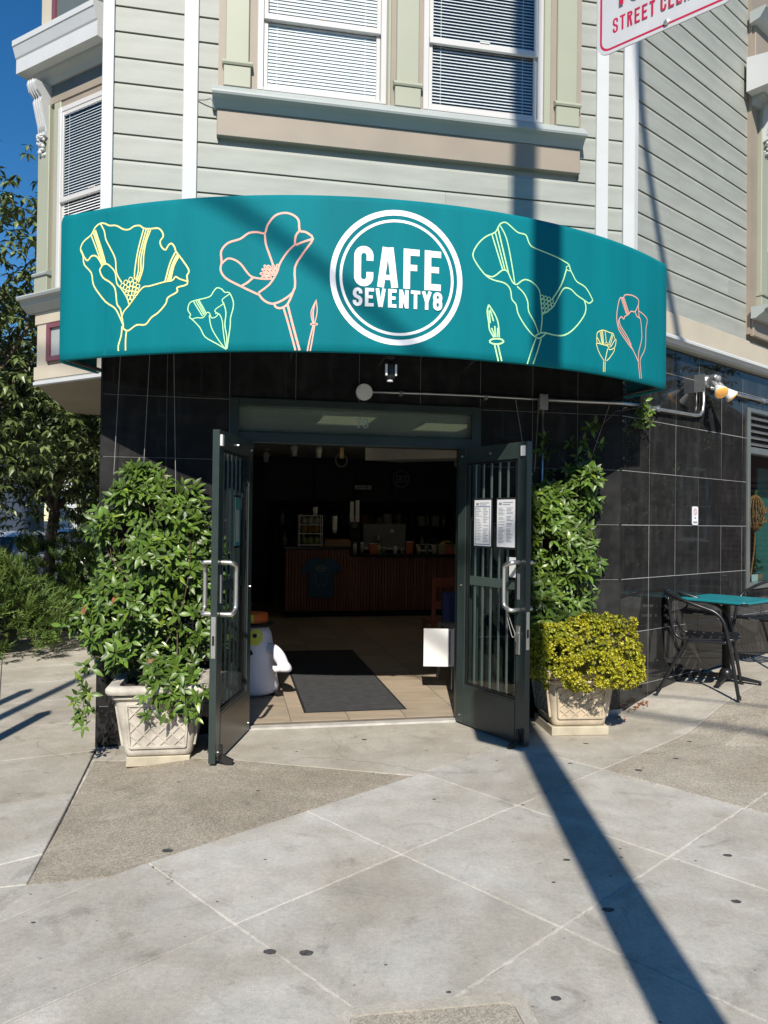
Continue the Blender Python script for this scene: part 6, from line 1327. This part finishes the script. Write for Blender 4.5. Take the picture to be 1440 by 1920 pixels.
def tree(label, x, y, trunk_h, top, crown, n_, seed, lean=(0, 0), leafL=.12):
    rnd = random.Random(seed); t = thing('street_tree', label, 'tree', at(x, y, -.1), 'street trees on the left'); mb = MB(); tips = []
    fork = Vector((lean[0], lean[1], trunk_h))
    mb.tube([(0, 0, 0), (lean[0]*.3+.02, lean[1]*.3, trunk_h*.4), (lean[0]*.7-.01, lean[1]*.7, trunk_h*.75), tuple(fork)], [.12, .095, .085, .085], 10)
    for i in range(7):
        a = i*.9+rnd.uniform(-.3, .3); e = Vector((math.cos(a)*crown[0]*.75, math.sin(a)*crown[1]*.75, (top-trunk_h)*rnd.uniform(.35, .8))); p = [fork, fork+e*.35+Vector((0, 0, .15)), fork+e*.7, fork+e]
        mb.tube(p, [.05, .035, .022, .008], 7); tips.append(e)
        for k in range(3):
            e2 = e*rnd.uniform(.4, .8); d = Vector((rnd.uniform(-1, 1), rnd.uniform(-1, 1), rnd.uniform(.0, .8)))*crown[0]*.5; mb.tube([fork+e2, fork+e2+d*.5+Vector((0, 0, .08)), fork+e2+d], [.018, .012, .004], 5)
    part('trunk', mb, K['bark'], t, smooth=True)
    cz_ = (trunk_h+top)/2+.02; hz = (top-trunk_h)/2*1.28; fol = MB(); v_, f_ = leaf_geo(leafL, leafL*.42, .3, .35, 2)
    cents = []
    for i in range(n_//55):
        d = Vector((rnd.gauss(0, 1), rnd.gauss(0, 1), rnd.gauss(0, 1))).normalized()*(rnd.random()**.4); cents.append((Vector((fork.x+d.x*crown[0], fork.y+d.y*crown[1], cz_+d.z*hz)), rnd.uniform(.22, .42)))
    for c, r_ in cents:
        for k in range(11):
            q = c+Vector((rnd.gauss(0, 1), rnd.gauss(0, 1), rnd.gauss(0, .8)))*r_*.75; a0 = rnd.uniform(0, 6)
            for i in range(5):
                a = a0+i*1.25; d = (math.cos(a), math.sin(a), rnd.uniform(-.9, .25)); M_ = Matrix.Translation(q) @ orient(d, None, rnd.uniform(-.6, .6)) @ Matrix.Scale(rnd.uniform(.7, 1.2), 4); fol.add([M_ @ Vector(p) for p in v_], f_)
    o = link('crown', fol.raw('crown', K['tree']), t); o['kind'] = 'stuff'
    return t
tree('street tree with forked brown trunk behind the juniper shrubs', -5.55, 12.6, 1.75, 5.0, (2.6, 2.0), 25000, 11, (.15, .0), .13)
tree('leafy street tree reaching in at the left edge of the view', -5.9, 9.6, 1.6, 6.0, (2.3, 2.0), 19000, 23, (.0, .1), .13)
tree('far street tree further down the left street', -7.0, 19.5, 1.9, 6.5, (2.6, 2.6), 13000, 31, (0, 0), .17)
def car(label, x, y, rz, col):
    c = thing('parked_car', label, 'car', at(x, y, -.22, rz), 'cars parked along the left street'); m = gc(col, .25, coat=.6)
    prof = [(-2.15, .35), (-2.2, .62), (-2.1, .86), (-1.75, .93), (-1.25, .98), (1.0, .96), (1.9, .86), (2.15, .70), (2.2, .45), (2.1, .32), (1.75, .28), (-1.8, .28)]
    part('body', MB().ex(prof, -.86, .86, 'y'), m, c, bev=.07, seg=4)
    cab = [(-1.85, .90), (-1.35, 1.38), (-1.0, 1.46), (.1, 1.46), (.35, 1.42), (1.05, .92)]
    part('cabin', MB().ex(cab, -.74, .74, 'y'), m, c, bev=.07, seg=4)
    gw = gc((.02, .025, .03), .06)
    for s_ in (-1, 1):
        part('side_window', MB().ex([(-1.45, 1.0), (-1.15, 1.36), (-.35, 1.38), (-.35, 1.0)], s_*.742-.004, s_*.742+.004, 'y'), gw, c); part('side_window', MB().ex([(-.28, 1.0), (-.28, 1.38), (.1, 1.37), (.72, 1.0)], s_*.742-.004, s_*.742+.004, 'y'), gw, c)
        part('headlight', MB().lathe([(.10, 0), (.1, .05), (.06, .08), (.001, .085)], 12, (2.08, s_*.62, .66), 'x'), K['wplast'], c); part('tail_light', MB().cbox(-2.2, -2.12, s_*.62-.15, s_*.62+.15, .62, .78, .01), gc((.3, .01, .01), .3), c)
        for wx in (-1.35, 1.35):
            wh = part('wheel', MB().lathe([(.2, -.09), (.31, -.09), (.33, -.06), (.33, .06), (.31, .09), (.2, .09)], 22, (wx, s_*.8, .33), 'y'), K['blackm'], c); part('rim', MB().lathe([(.2, -.08*s_), (.19, .085*s_), (.05, .07*s_), (.001, .07*s_)], 18, (wx, s_*.8, .33), 'y'), K['galv'], wh)
    part('windscreen', MB().obox((.72, 0, 1.18), (.32, 0, -.225), (0, .62, 0), (.01, 0, .014)), gw, c); part('rear_window', MB().obox((-1.62, 0, 1.16), (.2, 0, .19), (0, .6, 0), (-.012, 0, .012)), gw, c)
    return c
car('silver car with wide rear window parked left of the tree', -8.1, 16.4, R(100), (.40, .41, .42))
car('dark blue grey car parked right of the tree trunk', -8.0, 21.0, R(100), (.07, .09, .13))
def house(name, label, x, y, rz, w_, d_, h, wall, roofc, gable=True, rows_=2, cols=3, siding=True):
    hs = thing(name, label, 'building', at(x, y, -.2, rz)); mw = gc(wall, .7, var=.06)
    part('wall', MB().box(-w_/2, w_/2, 0, d_, 0, h), mw, hs)
    if siding:
        bd = MB().ex([(0, 0), (-.03, 0), (-.012, .2), (0, .2)], -w_/2-.02, w_/2+.02).mesh('siding_board', mw)
        for k in range(int(h/.2)): o = link('siding_board', bd, hs); o.location = (0, 0, k*.2)
    if gable: part('roof', MB().ex([(-w_/2-.35, h-.1), (0, h+w_*.36), (w_/2+.35, h-.1), (w_/2+.25, h-.22), (0, h+w_*.36-.22), (-w_/2-.25, h-.22)], -.4, d_+.3, 'y'), gc(roofc, .8), hs); part('gable', MB().ex([(-w_/2, h), (w_/2, h), (0, h+w_*.34)], 0, .2, 'y'), mw, hs)
    else: part('roof', MB().box(-w_/2-.25, w_/2+.25, -.3, d_, h, h+.3), gc(roofc, .8), hs)
    gw = gc((.03, .035, .04), .08)
    for r_ in range(rows_):
        for c in range(cols):
            cx = -w_/2+w_*(c+.5)/cols; z = .9+r_*(h-1)/rows_+.3; wn_ = part('window', MB().box(cx-.5, cx+.5, -.08, -.031, z-.05, z+1.45), K['white'], hs); part('pane', MB().box(cx-.4, cx+.4, -.09, -.081, z+.05, z+.68).box(cx-.4, cx+.4, -.09, -.081, z+.74, z+1.35), gw, wn_); part('sill', MB().box(cx-.58, cx+.58, -.16, -.081, z-.1, z-.051), K['white'], wn_)
    part('door', MB().box(w_/2-1.3, w_/2-.4, -.06, -.031, .2, 2.2), gc((.10, .05, .03), .5), hs)
    return hs
house('pale_house', 'pale blue gabled house behind the street trees', -9.6, 33, R(8), 9, 10, 4.3, (.56, .60, .62), (.22, .2, .18))
house('grey_house', 'grey flat roofed house at the far left', -17.5, 26, R(14), 8, 9, 6, (.33, .34, .38), (.2, .2, .2), False)
# across the streets, seen mirrored in the tile and glass
house('red_house', 'red brown clapboard house across the right street', 27, 13, R(-82), 10, 9, 3.6, (.13, .06, .045), (.12, .11, .10))
house('corner_house', 'cream flat roofed corner house across the street behind the camera', 1.5, -21, R(180), 20, 10, 8.2, (.16, .14, .11), (.15, .14, .13), False, 3, 5, False)
house('green_house', 'grey green house across the street behind the camera to the left', -17.5, -20.5, R(180), 17, 10, 7.5, (.10, .115, .10), (.15, .14, .13), False, 3, 4, False)
house('tan_house', 'tan house across the street behind the camera to the right', 18.5, -19.5, R(190), 12, 10, 7.8, (.14, .11, .08), (.15, .14, .13), False, 3, 4, False)
tree('street tree across the right street mirrored in the tiles', 15, 8.6, 1.6, 6.6, (2.6, 2.6), 9000, 44, (0, 0), .16)
